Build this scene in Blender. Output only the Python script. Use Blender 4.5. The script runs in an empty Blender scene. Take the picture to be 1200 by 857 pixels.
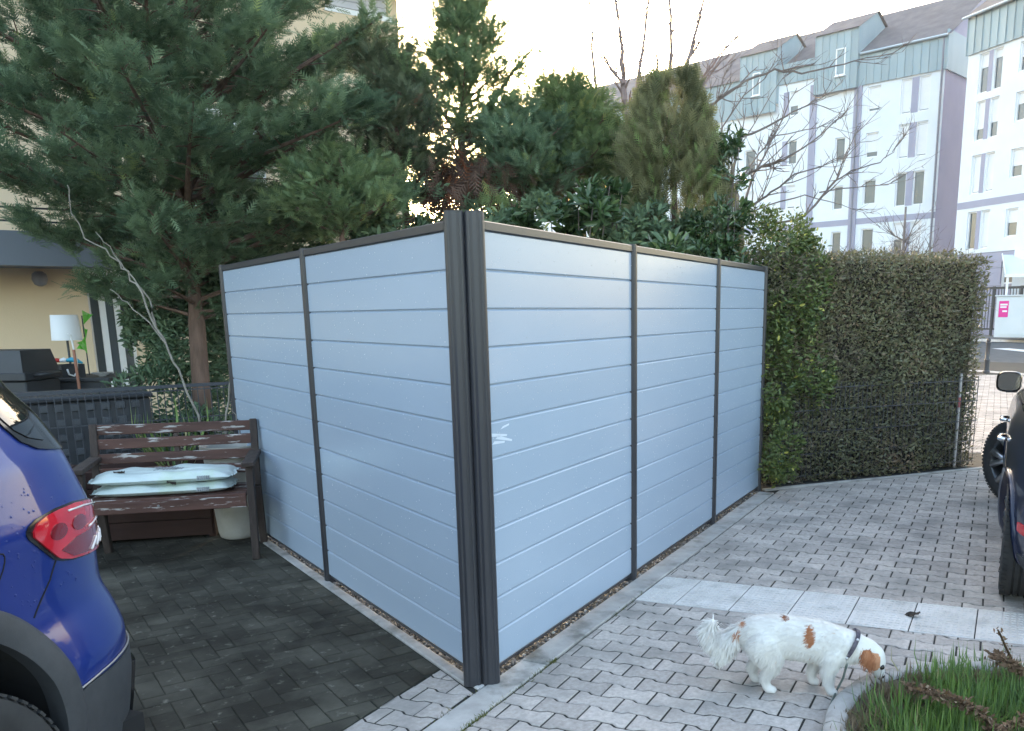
import bpy, bmesh, math, random
import numpy as np
from mathutils import Vector, Matrix

rnd = random.Random(11)
NR = np.random.default_rng(5)
SC = bpy.context.scene
COL = SC.collection
PI = math.pi

# ---------------------------------------------------------------- camera
CAM = np.array([-2.9331, -1.9366, 1.5445])
YAW, PITCH, ROLL = 0.4513, 0.2133, -0.0111
FPX, PPX, PPY = 1019.76, 689.17, 588.25
FW = np.array([math.cos(YAW)*math.cos(PITCH), math.sin(YAW)*math.cos(PITCH), -math.sin(PITCH)])
_rt = np.array([math.sin(YAW), -math.cos(YAW), 0.0])
_up = np.cross(_rt, FW)
RT = math.cos(ROLL)*_rt + math.sin(ROLL)*_up
UP = -math.sin(ROLL)*_rt + math.cos(ROLL)*_up

cd = bpy.data.cameras.new('camera')
cam = bpy.data.objects.new('camera', cd)
COL.objects.link(cam)
cd.sensor_fit = 'HORIZONTAL'
cd.sensor_width = 36.0
cd.lens = FPX/1200*36.0
cd.shift_x = (600-PPX)/1200
cd.shift_y = (PPY-428.5)/1200
cd.clip_start = 0.05
cd.clip_end = 3000
mw = Matrix.Identity(4)
for i in range(3):
    mw[i][0] = RT[i]; mw[i][1] = UP[i]; mw[i][2] = -FW[i]; mw[i][3] = CAM[i]
cam.matrix_world = mw
SC.camera = cam

# ---------------------------------------------------------------- sky, sun, exposure
SUN_AZ, SUN_EL = math.radians(33), math.radians(12)
world = bpy.data.worlds.new("World"); SC.world = world; world.use_nodes = True
wn = world.node_tree
bg = wn.nodes['Background']
sky = wn.nodes.new('ShaderNodeTexSky')
sky.sky_type = 'NISHITA'; sky.sun_disc = False
sky.sun_elevation = SUN_EL
sky.sun_rotation = math.radians(90) - SUN_AZ
sky.altitude = 100; sky.air_density = 1.0; sky.dust_density = 3.5; sky.ozone_density = 0.12
wn.links.new(sky.outputs[0], bg.inputs[0])
bg.inputs[1].default_value = 0.15
sd = bpy.data.lights.new('sun', 'SUN'); sd.energy = 0.5; sd.angle = math.radians(14); sd.color = (1.0, 0.93, 0.84)
sun = bpy.data.objects.new('sun', sd); COL.objects.link(sun)
sdir = Vector((math.cos(SUN_AZ)*math.cos(SUN_EL), math.sin(SUN_AZ)*math.cos(SUN_EL), math.sin(SUN_EL)))
sun.rotation_euler = sdir.to_track_quat('Z', 'Y').to_euler()
SC.view_settings.view_transform = 'Standard'
SC.view_settings.look = 'None'
SC.view_settings.exposure = 2.95
SC.view_settings.gamma = 1.0
SC.render.engine = 'CYCLES'
SC.cycles.max_bounces = 6

# ---------------------------------------------------------------- helpers
def at(x, y, d):
    """world point seen at photo pixel (x, y), d metres deep"""
    return CAM + (FW + RT*(x-PPX)/FPX + UP*(PPY-y)/FPX)*d
def onz(x, y, z=0.0):
    r = FW + RT*(x-PPX)/FPX + UP*(PPY-y)/FPX
    return CAM + r*((z-CAM[2])/r[2])
def proj(P):
    d = np.asarray(P, float)-CAM; z = d @ FW
    return PPX+FPX*(d@RT)/z, PPY-FPX*(d@UP)/z, z

def tag(o, label=None, cat=None, group=None, kind=None):
    if label: o['label'] = label
    if cat: o['category'] = cat
    if group: o['group'] = group
    if kind: o['kind'] = kind
    return o
def link(name, me, parent=None):
    o = bpy.data.objects.new(name, me)
    COL.objects.link(o)
    if parent is not None: o.parent = parent
    return o
def empty(name, loc=(0,0,0), rz=0.0):
    o = bpy.data.objects.new(name, None); COL.objects.link(o)
    o.empty_display_size = 0.1
    o.location = Vector([float(v) for v in loc]); o.rotation_euler = (0,0,rz)
    return o
def copy_tree(o, parent=None):
    c = o.copy(); COL.objects.link(c)
    if parent is not None: c.parent = parent
    for ch in list(o.children): copy_tree(ch, c)
    return c

class MB:
    """collects shapes and links them as one mesh"""
    def __init__(s): s.v = []; s.f = []
    def add(s, vs, fs):
        n = len(s.v); s.v += [tuple(map(float, v)) for v in vs]; s.f += [tuple(i+n for i in f) for f in fs]; return s
    def box(s, a, b, M=None, bev=0.0):
        x0,y0,z0 = a; x1,y1,z1 = b
        if bev <= 0:
            vs = [(x0,y0,z0),(x1,y0,z0),(x1,y1,z0),(x0,y1,z0),(x0,y0,z1),(x1,y0,z1),(x1,y1,z1),(x0,y1,z1)]
            fs = [(3,2,1,0),(4,5,6,7),(0,1,5,4),(1,2,6,5),(2,3,7,6),(3,0,4,7)]
        else:
            vs = []; e = bev
            for (sx,sy,sz) in [(i,j,k) for k in (0,1) for (i,j) in ((0,0),(1,0),(1,1),(0,1))]:
                X = (x0,x1)[sx]; Y = (y0,y1)[sy]; Z = (z0,z1)[sz]
                dx = e*(1-2*sx); dy = e*(1-2*sy); dz = e*(1-2*sz)
                vs += [(X,Y+dy,Z+dz),(X+dx,Y,Z+dz),(X+dx,Y+dy,Z)]
            q = lambda c,a: c*3+a
            fs = [(q(3,2),q(2,2),q(1,2),q(0,2)),(q(4,2),q(5,2),q(6,2),q(7,2)),(q(0,1),q(1,1),q(5,1),q(4,1)),
                  (q(1,0),q(2,0),q(6,0),q(5,0)),(q(2,1),q(3,1),q(7,1),q(6,1)),(q(3,0),q(0,0),q(4,0),q(7,0))]
            # edges
            fs += [(q(0,1),q(0,2),q(1,2),q(1,1)),(q(1,0),q(1,2),q(2,2),q(2,0)),(q(2,1),q(2,2),q(3,2),q(3,1)),(q(3,0),q(3,2),q(0,2),q(0,0)),
                   (q(4,2),q(4,1),q(5,1),q(5,2)),(q(5,2),q(5,0),q(6,0),q(6,2)),(q(6,2),q(6,1),q(7,1),q(7,2)),(q(7,2),q(7,0),q(4,0),q(4,2)),
                   (q(0,0),q(0,1),q(4,1),q(4,0)),(q(1,1),q(1,0),q(5,0),q(5,1)),(q(2,0),q(2,1),q(6,1),q(6,0)),(q(3,1),q(3,0),q(7,0),q(7,1))]
            fs += [(q(0,0),q(0,2),q(0,1)),(q(1,1),q(1,2),q(1,0)),(q(2,0),q(2,2),q(2,1)),(q(3,1),q(3,2),q(3,0)),
                   (q(4,1),q(4,2),q(4,0)),(q(5,0),q(5,2),q(5,1)),(q(6,1),q(6,2),q(6,0)),(q(7,0),q(7,2),q(7,1))]
        if M is not None: vs = [tuple(M @ Vector(v)) for v in vs]
        return s.add(vs, fs)
    def tube(s, pts, rad, n=6, cap=True):
        pts = [np.array(p, float) for p in pts]
        if not hasattr(rad, '__len__'): rad = [rad]*len(pts)
        vs = []; fs = []
        up = np.array([0.13, 0.21, 0.97])
        for i, p in enumerate(pts):
            t = pts[min(i+1, len(pts)-1)] - pts[max(i-1, 0)]
            t = t/(np.linalg.norm(t)+1e-9)
            a = np.cross(t, up)
            if np.linalg.norm(a) < 0.05: a = np.cross(t, np.array([1.0, 0, 0]))
            a /= np.linalg.norm(a); b = np.cross(t, a)
            for k in range(n):
                w = 2*PI*k/n
                vs.append(p + rad[i]*(math.cos(w)*a + math.sin(w)*b))
        for i in range(len(pts)-1):
            for k in range(n):
                fs.append((i*n+k, i*n+(k+1) % n, (i+1)*n+(k+1) % n, (i+1)*n+k))
        if cap:
            fs.append(tuple(range(n-1, -1, -1))); fs.append(tuple((len(pts)-1)*n+k for k in range(n)))
        return s.add(vs, fs)
    def lathe(s, prof, c=(0,0,0), n=24, axis='z', capb=True, capt=True):
        vs = []; fs = []
        for (r, z) in prof:
            for k in range(n):
                w = 2*PI*k/n
                p = (r*math.cos(w), r*math.sin(w), z)
                if axis == 'y': p = (p[0], p[2], -p[1])
                if axis == 'x': p = (p[2], p[0], p[1])
                vs.append((c[0]+p[0], c[1]+p[1], c[2]+p[2]))
        for i in range(len(prof)-1):
            for k in range(n):
                fs.append((i*n+k, i*n+(k+1) % n, (i+1)*n+(k+1) % n, (i+1)*n+k))
        if capb: fs.append(tuple(range(n-1, -1, -1)))
        if capt: fs.append(tuple((len(prof)-1)*n+k for k in range(n)))
        return s.add(vs, fs)
    def prism(s, poly, z0, z1):
        n = len(poly)
        vs = [(x,y,z0) for x,y in poly]+[(x,y,z1) for x,y in poly]
        fs = [tuple(range(n-1,-1,-1)), tuple(range(n,2*n))]+[(i,(i+1)%n,n+(i+1)%n,n+i) for i in range(n)]
        return s.add(vs, fs)
    def grid(s, P):
        """P: 2-D array of points"""
        r = len(P); c = len(P[0])
        vs = [p for row in P for p in row]
        fs = [(i*c+j, i*c+j+1, (i+1)*c+j+1, (i+1)*c+j) for i in range(r-1) for j in range(c-1)]
        return s.add(vs, fs)
    def mesh(s, name, mat=None, smooth=False, angle=None):
        me = bpy.data.meshes.new(name)
        me.from_pydata(s.v, [], s.f)
        if mat: me.materials.append(mat)
        if smooth:
            me.polygons.foreach_set('use_smooth', [True]*len(me.polygons))
            if angle is not None: me.set_sharp_from_angle(angle=math.radians(angle))
        me.update()
        return me
    def build(s, name, mat=None, parent=None, smooth=False, angle=None):
        return link(name, s.mesh(name, mat, smooth, angle), parent)

def npmesh(name, V, F, mat, attr=None, smooth=False):
    """fast mesh from arrays; F is (m,k)"""
    me = bpy.data.meshes.new(name)
    V = np.ascontiguousarray(V, dtype=np.float32); F = np.ascontiguousarray(F, dtype=np.int32)
    me.vertices.add(len(V)); me.vertices.foreach_set('co', V.ravel())
    k = F.shape[1]
    me.loops.add(F.size); me.loops.foreach_set('vertex_index', F.ravel())
    me.polygons.add(len(F))
    me.polygons.foreach_set('loop_start', np.arange(0, F.size, k, dtype=np.int32))
    if smooth: me.polygons.foreach_set('use_smooth', np.ones(len(F), dtype=bool))
    if attr is not None:
        a = me.attributes.new('rnd', 'FLOAT', 'POINT'); a.data.foreach_set('value', np.ascontiguousarray(attr, dtype=np.float32))
    me.materials.append(mat)
    me.update(calc_edges=True)
    return me
def scatter(name, tv, tf, P, X, Z, S, mat, R=None, parent=None, smooth=False):
    """copies of a small template (tv, tf) joined in one mesh: position P, x-axis X, approximate z-axis Z, size S"""
    P = np.asarray(P, float); X = np.asarray(X, float); Z = np.asarray(Z, float)
    X = X/(np.linalg.norm(X, axis=1, keepdims=True)+1e-9)
    Y = np.cross(Z, X); Y /= (np.linalg.norm(Y, axis=1, keepdims=True)+1e-9)
    Z = np.cross(X, Y)
    S = np.asarray(S, float)
    if S.ndim == 1: S = np.repeat(S[:, None], 3, 1)
    tv = np.asarray(tv, float)
    V = P[:, None, :] + (tv[None, :, 0:1]*S[:, None, 0:1])*X[:, None, :] + (tv[None, :, 1:2]*S[:, None, 1:2])*Y[:, None, :] + (tv[None, :, 2:3]*S[:, None, 2:3])*Z[:, None, :]
    n = len(P); k = len(tv)
    F = np.asarray(tf)[None] + (np.arange(n)*k)[:, None, None]
    if R is None: R = NR.random(n)
    me = npmesh(name, V.reshape(-1, 3), F.reshape(-1, F.shape[-1]), mat, np.repeat(R, k), smooth)
    return link(name, me, parent)

# ---------------------------------------------------------------- materials
def nodes(m):
    m.use_nodes = True
    nt = m.node_tree
    return nt, nt.nodes['Principled BSDF']
def mat(name, c1, c2=None, rough=0.6, scale=8.0, detail=6.0, metal=0.0, bump=0.0, bscale=None, spec=0.5, coat=0.0,
        stretch=(1,1,1), rand=0.0, rattr=False, c3=None, contrast=(0.35,0.65), coord='Object', trans=0.0, s3=0.5, k3=(0.55,0.7), rv=0.0):
    """two or three real-world colours mixed by noise, per-piece brightness spread, fine relief"""
    m = bpy.data.materials.new(name); nt, b = nodes(m)
    N = nt.nodes.new; L = nt.links.new
    b.inputs['Roughness'].default_value = rough
    b.inputs['Metallic'].default_value = metal
    b.inputs['Specular IOR Level'].default_value = spec
    b.inputs['Coat Weight'].default_value = coat
    b.inputs['Coat Roughness'].default_value = 0.03
    tc = N('ShaderNodeTexCoord'); mp = N('ShaderNodeMapping'); mp.inputs['Scale'].default_value = stretch
    if coord == 'World':
        ge = N('ShaderNodeNewGeometry'); L(ge.outputs['Position'], mp.inputs[0])
    else: L(tc.outputs[coord], mp.inputs[0])
    col = None
    def rgb(c): return (c[0], c[1], c[2], 1.0)
    def noise(sc, det=detail):
        n = N('ShaderNodeTexNoise'); n.inputs['Scale'].default_value = sc; n.inputs['Detail'].default_value = det
        n.inputs['Roughness'].default_value = 0.6
        L(mp.outputs[0], n.inputs['Vector']); return n
    if c2 is not None:
        n = noise(scale); mr = N('ShaderNodeMapRange'); mr.inputs[1].default_value = contrast[0]; mr.inputs[2].default_value = contrast[1]
        L(n.outputs[0], mr.inputs[0])
        mx = N('ShaderNodeMix'); mx.data_type = 'RGBA'
        mx.inputs[6].default_value = rgb(c1); mx.inputs[7].default_value = rgb(c2)
        L(mr.outputs[0], mx.inputs[0]); col = mx.outputs[2]
        if rv:
            mr2 = N('ShaderNodeMapRange'); mr2.inputs[1].default_value = 0.3; mr2.inputs[2].default_value = 0.7
            mr2.inputs[3].default_value = rough-rv; mr2.inputs[4].default_value = rough+rv
            L(n.outputs[0], mr2.inputs[0]); L(mr2.outputs[0], b.inputs['Roughness'])
    if c3 is not None:
        n3 = noise(scale*s3); mr3 = N('ShaderNodeMapRange'); mr3.inputs[1].default_value = k3[0]; mr3.inputs[2].default_value = k3[1]
        L(n3.outputs[0], mr3.inputs[0])
        mx3 = N('ShaderNodeMix'); mx3.data_type = 'RGBA'
        if col is not None: L(col, mx3.inputs[6])
        else: mx3.inputs[6].default_value = rgb(c1)
        mx3.inputs[7].default_value = rgb(c3); L(mr3.outputs[0], mx3.inputs[0]); col = mx3.outputs[2]
    if rand > 0:
        if rattr:
            at_ = N('ShaderNodeAttribute'); at_.attribute_name = 'rnd'; src = at_.outputs['Fac']
        else:
            oi = N('ShaderNodeObjectInfo'); src = oi.outputs['Random']
        if rattr == 'both':
            oi = N('ShaderNodeObjectInfo'); ad = N('ShaderNodeMath'); ad.operation = 'ADD'
            L(src, ad.inputs[0]); L(oi.outputs['Random'], ad.inputs[1])
            fr = N('ShaderNodeMath'); fr.operation = 'FRACT'; L(ad.outputs[0], fr.inputs[0]); src = fr.outputs[0]
        mr4 = N('ShaderNodeMapRange'); mr4.inputs[3].default_value = 1-rand; mr4.inputs[4].default_value = 1+rand
        L(src, mr4.inputs[0])
        hs = N('ShaderNodeHueSaturation')
        if col is not None: L(col, hs.inputs['Color'])
        else: hs.inputs['Color'].default_value = rgb(c1)
        L(mr4.outputs[0], hs.inputs['Value']); col = hs.outputs[0]
    if col is not None: L(col, b.inputs['Base Color'])
    else: b.inputs['Base Color'].default_value = rgb(c1)
    if bump > 0:
        nb = noise(bscale or scale*4); bp = N('ShaderNodeBump'); bp.inputs['Strength'].default_value = 1.0
        bp.inputs['Distance'].default_value = bump
        L(nb.outputs[0], bp.inputs['Height']); L(bp.outputs[0], b.inputs['Normal'])
    if trans > 0:
        # leaf: part of the light passes through
        tr = N('ShaderNodeBsdfTranslucent'); ms = N('ShaderNodeMixShader'); ms.inputs[0].default_value = trans
        if col is not None: L(col, tr.inputs[0])
        else: tr.inputs[0].default_value = rgb(c1)
        L(b.outputs[0], ms.inputs[1]); L(tr.outputs[0], ms.inputs[2])
        out = nt.nodes['Material Output']; L(ms.outputs[0], out.inputs[0])
    return m
def leafmat(name, ca, cb, cc=None, rough=0.5, trans=0.25, spec=0.4):
    """leaf colour runs ca - cb (- cc for the top few) with the leaf's own random number"""
    m = bpy.data.materials.new(name); nt, b = nodes(m); N = nt.nodes.new; L = nt.links.new
    a = N('ShaderNodeAttribute'); a.attribute_name = 'rnd'
    r = N('ShaderNodeValToRGB'); e = r.color_ramp.elements
    e[0].color = (*ca, 1); e[1].color = (*cb, 1); e[1].position = 0.9 if cc else 1.0
    if cc:
        x = e.new(0.97); x.color = (*cc, 1)
    L(a.outputs['Fac'], r.inputs[0]); L(r.outputs[0], b.inputs['Base Color'])
    b.inputs['Roughness'].default_value = rough; b.inputs['Specular IOR Level'].default_value = spec
    tr = N('ShaderNodeBsdfTranslucent'); ms = N('ShaderNodeMixShader'); ms.inputs[0].default_value = trans
    L(r.outputs[0], tr.inputs[0]); L(b.outputs[0], ms.inputs[1]); L(tr.outputs[0], ms.inputs[2])
    L(ms.outputs[0], nt.nodes['Material Output'].inputs[0])
    return m
def glassmat(name, c, rough=0.05, spec=0.8):
    m = bpy.data.materials.new(name); nt, b = nodes(m)
    b.inputs['Base Color'].default_value = (*c, 1); b.inputs['Roughness'].default_value = rough
    b.inputs['Specular IOR Level'].default_value = spec
    return m

# ================================================================ GROUND AND PAVING
LA = PI/2-0.4977                                   # direction of the left wall
LV = np.array([math.cos(LA), math.sin(LA)]); LN = np.array([-math.sin(LA), math.cos(LA)])
def wl(l, n, z=0.0):                               # along the left wall / out from it
    return np.array([l*LV[0]+n*LN[0], l*LV[1]+n*LN[1], z])

M_soil = mat('soil', (0.05,0.04,0.03), (0.09,0.075,0.06), rough=0.95, scale=14, bump=0.01)
M_asph = mat('asphalt', (0.075,0.08,0.085), (0.11,0.115,0.12), rough=0.95, spec=0.15, scale=3, bump=0.003, bscale=160)
M_walk = mat('pavement', (0.20,0.195,0.19), (0.25,0.245,0.24), rough=0.95, spec=0.15, scale=2.5, bump=0.002, bscale=60)
M_joint = mat('joint_sand', (0.014,0.014,0.013), (0.03,0.029,0.025), rough=1.0, scale=60)
M_moss = mat('joint_moss', (0.008,0.008,0.006), (0.022,0.026,0.012), rough=1.0, scale=40)
M_paver = mat('paver_concrete', (0.345,0.306,0.276), (0.510,0.458,0.418), coord='World', rough=0.9, scale=46, c3=(0.265,0.246,0.225), s3=0.055, k3=(0.46,0.68),
              bump=0.0022, bscale=190, rand=0.15, rattr='both', spec=0.12, contrast=(0.3,0.7))
M_tile = mat('pale_slab', (0.52,0.495,0.47), (0.60,0.575,0.55), coord='World', rough=0.75, scale=7, c3=(0.37,0.355,0.335), s3=0.8, k3=(0.56,0.75), bump=0.0012, bscale=200, rand=0.05)
M_brick = mat('dark_paver', (0.036,0.033,0.026), (0.092,0.086,0.068), coord='World', rough=0.85, scale=2.0, c3=(0.20,0.19,0.155), s3=9.0, k3=(0.60,0.76), contrast=(0.42,0.66),
              bump=0.002, bscale=160, rand=0.22, rattr='both', spec=0.125)
M_kerb = mat('kerb_concrete', (0.30,0.285,0.265), (0.43,0.41,0.385), coord='World', rough=0.85, scale=6, c3=(0.13,0.13,0.115), s3=0.7, k3=(0.52,0.7), bump=0.002, bscale=150, rand=0.08)
M_line = mat('road_paint', (0.7,0.7,0.69), (0.6,0.6,0.59), rough=0.7, scale=3)

g = MB(); g.grid([[(x,y,-0.09) for y in (-105,-30,30,125)] for x in (-105,-30,60,205)])
tag(g.build('ground', M_soil), kind='structure')
# road and far pavement, running across the end of the lane
rA, rB = onz(1100,430.5), onz(1200,437.5); rd = (rB-rA)[:2]; rd /= np.linalg.norm(rd); rn = np.array([rd[1],-rd[0]])
if rn[0] < 0: rn = -rn
def rp(a, b, z): q = rA[:2]+rd*a+rn*b; return (q[0], q[1], z)
# lane beyond the built pavers
g = MB(); g.prism([(-6,-9),(23,-9),(30,9),(6.9,9),(6.9,-1.6),(4.5,0.3),(-6,0.3)], -0.08, -0.0052)
tag(g.build('courtyard_sand', M_joint), kind='structure')
g = MB(); g.add([rp(-60,0.02,-0.05), rp(60,0.02,-0.05), rp(60,17.2,-0.05), rp(-60,17.2,-0.05)], [(0,1,2,3)])
tag(g.build('road', M_asph), kind='structure')
g = MB(); g.add([rp(-60,-0.5,0.0),rp(60,-0.5,0.0),rp(60,0,0.0),rp(-60,0,0.0),rp(-60,0.02,-0.08),rp(60,0.02,-0.08)], [(3,2,1,0),(2,3,4,5)])
tag(g.build('road_kerb', M_kerb), kind='structure')
g = MB(); g.add([rp(-60,17.2,-0.08),rp(60,17.2,-0.08),rp(60,17.25,0.06),rp(-60,17.25,0.06),rp(60,17.5,0.06),rp(-60,17.5,0.06)], [(0,1,2,3),(3,2,4,5)])
tag(g.build('far_kerb', M_tile), kind='structure')
g = MB(); g.add([rp(-60,17.5,0.055),rp(60,17.5,0.055),rp(60,19.0,0.20),rp(-60,19.0,0.20),rp(60,90,0.20),rp(-60,90,0.20)], [(0,1,2,3),(3,2,4,5)])
tag(g.build('far_pavement', M_walk), kind='structure')
g = MB()
q0, q1 = onz(1172,408.4,-0.046), onz(1215,412.6,-0.046)
t = (q1-q0)[:2]; t /= np.linalg.norm(t); nn = np.array([t[1],-t[0]])*0.35
g.add([(q0[0]+nn[0],q0[1]+nn[1],-0.046),(q0[0]-nn[0],q0[1]-nn[1],-0.046),(q1[0]-nn[0],q1[1]-nn[1],-0.046),(q1[0]+nn[0],q1[1]+nn[1],-0.046)], [(0,1,2,3)])
tag(g.build('road_marking', M_line), kind='structure')

def clip(poly, P0, n):
    """keep the side of the line through P0 where (p-P0).n >= 0"""
    out = []
    m = len(poly)
    for i in range(m):
        a = poly[i]; b = poly[(i+1) % m]
        da = (a[0]-P0[0])*n[0]+(a[1]-P0[1])*n[1]; db = (b[0]-P0[0])*n[0]+(b[1]-P0[1])*n[1]
        if da >= 0: out.append(a)
        if (da >= 0) != (db >= 0):
            t = da/(da-db); out.append((a[0]+t*(b[0]-a[0]), a[1]+t*(b[1]-a[1])))
    # drop doubled points
    res = []
    for p in out:
        if not res or math.hypot(p[0]-res[-1][0], p[1]-res[-1][1]) > 1e-4: res.append(p)
    if len(res) > 2 and math.hypot(res[0][0]-res[-1][0], res[0][1]-res[-1][1]) < 1e-4: res.pop()
    return res
def area(p): return 0.5*abs(sum(p[i][0]*p[(i+1) % len(p)][1]-p[(i+1) % len(p)][0]*p[i][1] for i in range(len(p))))
def inset(poly, d):
    n = len(poly); out = []
    A = sum(poly[i][0]*poly[(i+1) % n][1]-poly[(i+1) % n][0]*poly[i][1] for i in range(n))
    sg = 1 if A > 0 else -1
    for i in range(n):
        p0 = np.array(poly[i-1]); p1 = np.array(poly[i]); p2 = np.array(poly[(i+1) % n])
        e1 = p1-p0; e2 = p2-p1; e1 = e1/(np.linalg.norm(e1)+1e-9); e2 = e2/(np.linalg.norm(e2)+1e-9)
        n1 = np.array([-e1[1], e1[0]])*sg; n2 = np.array([-e2[1], e2[0]])*sg
        b = n1+n2; L2 = b@b
        if L2 < 0.3: b = n1; L2 = 1.0
        v = b*(2/L2)*d if L2 > 1e-6 else n1*d
        if np.linalg.norm(v) > 3*d: v = v/np.linalg.norm(v)*3*d
        out.append((p1[0]+v[0], p1[1]+v[1]))
    return out
def stone(poly, top=0.0, ch=0.004, low=-0.03, joint=0.0034):
    """one paving stone: chamfered top, own sides"""
    p1 = inset(poly, joint); p2 = inset(poly, joint+ch); n = len(poly)
    A = sum(poly[i][0]*poly[(i+1) % n][1]-poly[(i+1) % n][0]*poly[i][1] for i in range(n))
    if A < 0: p1 = p1[::-1]; p2 = p2[::-1]
    vs = [(x,y,top) for x,y in p2]+[(x,y,top-ch*0.75) for x,y in p1]+[(x,y,low) for x,y in p1]
    fs = [tuple(range(n))]
    for r in (0,1):
        for i in range(n):
            j = (i+1) % n
            fs.append(((r+1)*n+i, (r+1)*n+j, r*n+j, r*n+i))
    return vs, fs

# --- wavy grey pavers (bone shaped, half bond)
TH = -1.554; PA = np.array([math.cos(TH), math.sin(TH)]); PB = np.array([PA[1], -PA[0]])
LAP, LBP = 0.2023, 0.11455; PO = np.array([0.2658*1.02, -0.205*1.02])
dl = 0.0085
hx = [(-0.5, dl), (-0.315, dl), (-0.20, -dl), (0.20, -dl), (0.315, dl), (0.5, dl)]
BONE = [(a*LAP, LBP/2+h) for a, h in hx]+[(a*LAP, -(LBP/2+h)) for a, h in reversed(hx)]
BONE = BONE[::-1]
sv, sf = stone(BONE, joint=0.0043); b = MB(); b.add(sv, sf)
bone_me = b.mesh('paver', M_paver)
HA = np.array([4.44, -0.02]); HB = np.array([6.66, -2.00]); hd = (HB-HA)/np.linalg.norm(HB-HA); hn = np.array([hd[1], -hd[0]])  # hedge kerb line, hn toward the yard
if hn[0] > 0: hn = -hn
rots = math.atan2(PA[1], PA[0])
def inbed(x, y): return x > -1 and y < -1.46-0.42*max(0, x-0.45)**1.1 and x < 1.75
field = []; small = []
for j in range(-220, 40):
    for i in range(-12, 40):
        c = PO + PA*LAP*(i+0.5+0.5*(j % 2)) + PB*LBP*j
        x, y = c
        if x < -2.2 or x > 20.2 or y > 0.7 or y < -5.2: continue
        if x > 9 and (y < -3.4): continue
        if x < 1.0 and y < -1.75-0.35*max(0, x-0.55): continue
        P = proj((x, y, 0))
        if x > 9 and not (1000 < P[0] < 1330): continue
        poly = [(c[0]+PA[0]*px-PA[1]*py, c[1]+PA[1]*px+PA[0]*py) for px, py in BONE]
        full = True
        lines = []
        # right kerb splits the field at y=-0.165 / -0.03
        if y < -0.066:
            lines.append(((0, -0.168), (0, -1)))
            if x > 4.0 and x < 7.4: lines.append((HA, hn))
            if x > 1.1 and x < 2.3:
                xm_ = 1.525-0.072*(y+0.17)
                if x < xm_: lines.append(((1.290, -0.17), (-1, -0.072)))
                else: lines.append(((1.760, -0.17), (1, 0.072)))
        else:
            if x > 0.15: continue
            lines += [((0, -0.028), (0, 1)), ((0, 0.252), (0, -1)), ((wl(0, 0.074)[0], wl(0, 0.074)[1]), (LN[0], LN[1]))]
        for P0, n in lines:
            q = clip(poly, P0, n)
            if len(q) != len(poly) or q != poly: full = full and (len(q) == len(poly) and all(abs(a[0]-b_[0])+abs(a[1]-b_[1]) < 1e-9 for a, b_ in zip(q, poly)))
            poly = q
            if len(poly) < 3: break
        if len(poly) < 3 or area(poly) < 0.0004: continue
        if full: field.append((c, None, bone_me, rots))
        else:
            cc = np.mean(poly, axis=0)
            field.append((cc, [(p[0]-cc[0], p[1]-cc[1]) for p in poly], None, 0.0))
yard = empty('courtyard_paving'); tag(yard, kind='structure')
_f = [(c, p, (bone_me if m is not None else None), r) for c, p, m, r in field]
def lay_field(parent, name, fieldname, pieces, material, sv, sf, limit=300):
    pieces.sort(key=lambda p: (p[0][0]-CAM[0])**2+(p[0][1]-CAM[1])**2)
    cnt = 0; allv = []; allf = []; rr = []
    for (c, poly, shared, rz) in pieces:
        x, y, d = proj((c[0], c[1], 0))
        dz = rnd.uniform(-0.0018, 0.0012)
        if d > 0.4 and -15 < x < 1215 and y < 885 and cnt < limit:
            cnt += 1
            if poly is not None:
                b = MB(); b.add(*stone(poly)); me = b.mesh(name, material)
            else: me = shared
            o = link(name, me, parent)
            o.location = (c[0], c[1], dz)
            o.rotation_euler = (rnd.gauss(0, 0.005), rnd.gauss(0, 0.005), rz+rnd.gauss(0, 0.005))
        else:
            vs, fs = stone(poly) if poly is not None else (sv, sf)
            ca, sa = math.cos(rz), math.sin(rz); n0 = len(allv)
            tx, ty = rnd.gauss(0, 0.005), rnd.gauss(0, 0.005)
            allv += [(c[0]+px*ca-py*sa, c[1]+px*sa+py*ca, z+dz+px*tx+py*ty) for px, py, z in vs]
            allf += [tuple(i+n0 for i in f) for f in fs]; rr += [rnd.random()]*len(vs)
    if allv:
        me = bpy.data.meshes.new(fieldname); me.from_pydata(allv, [], allf); me.materials.append(material)
        a = me.attributes.new('rnd', 'FLOAT', 'POINT'); a.data.foreach_set('value', rr)
        tag(link(fieldname, me, parent), kind='stuff')
lay_field(yard, 'paver', 'paver_field', _f, M_paver, sv, sf)

# --- pale ribbed slabs, two courses of half slabs
strip = empty('pale_slab_strip'); tag(strip, kind='structure')
def sx(y, f): return 1.760-0.072*(y+0.17)-0.470*(1-f)      # f: 0 near edge, 1 far edge
for k in range(-1, 11):
    yt = min(-0.168, -0.390-0.298*k); yb = -0.390-0.298*(k+1)
    for (fa_, fb_) in ((0.0, 0.5), (0.5, 1.0)):
        quad = [(sx(yb,fa_),yb),(sx(yb,fb_),yb),(sx(yt,fb_),yt),(sx(yt,fa_),yt)]
        b = MB(); b.add(*stone(quad, top=0.001, ch=0.003, joint=0.0028))
        for q in range(6):
            f_ = fa_+(fb_-fa_)*(q+0.6)/6.2; n_ = max(2, int((yt-yb)/0.036))
            for w in range(n_):
                wy = yb+0.016+w*(yt-yb-0.03)/n_; cx = sx(wy, f_)
                b.box((cx-0.009, wy, 0.0005), (cx+0.009, wy+(yt-yb-0.03)/n_-0.010, 0.0042))
        b.build('slab', M_tile, strip)

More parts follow.
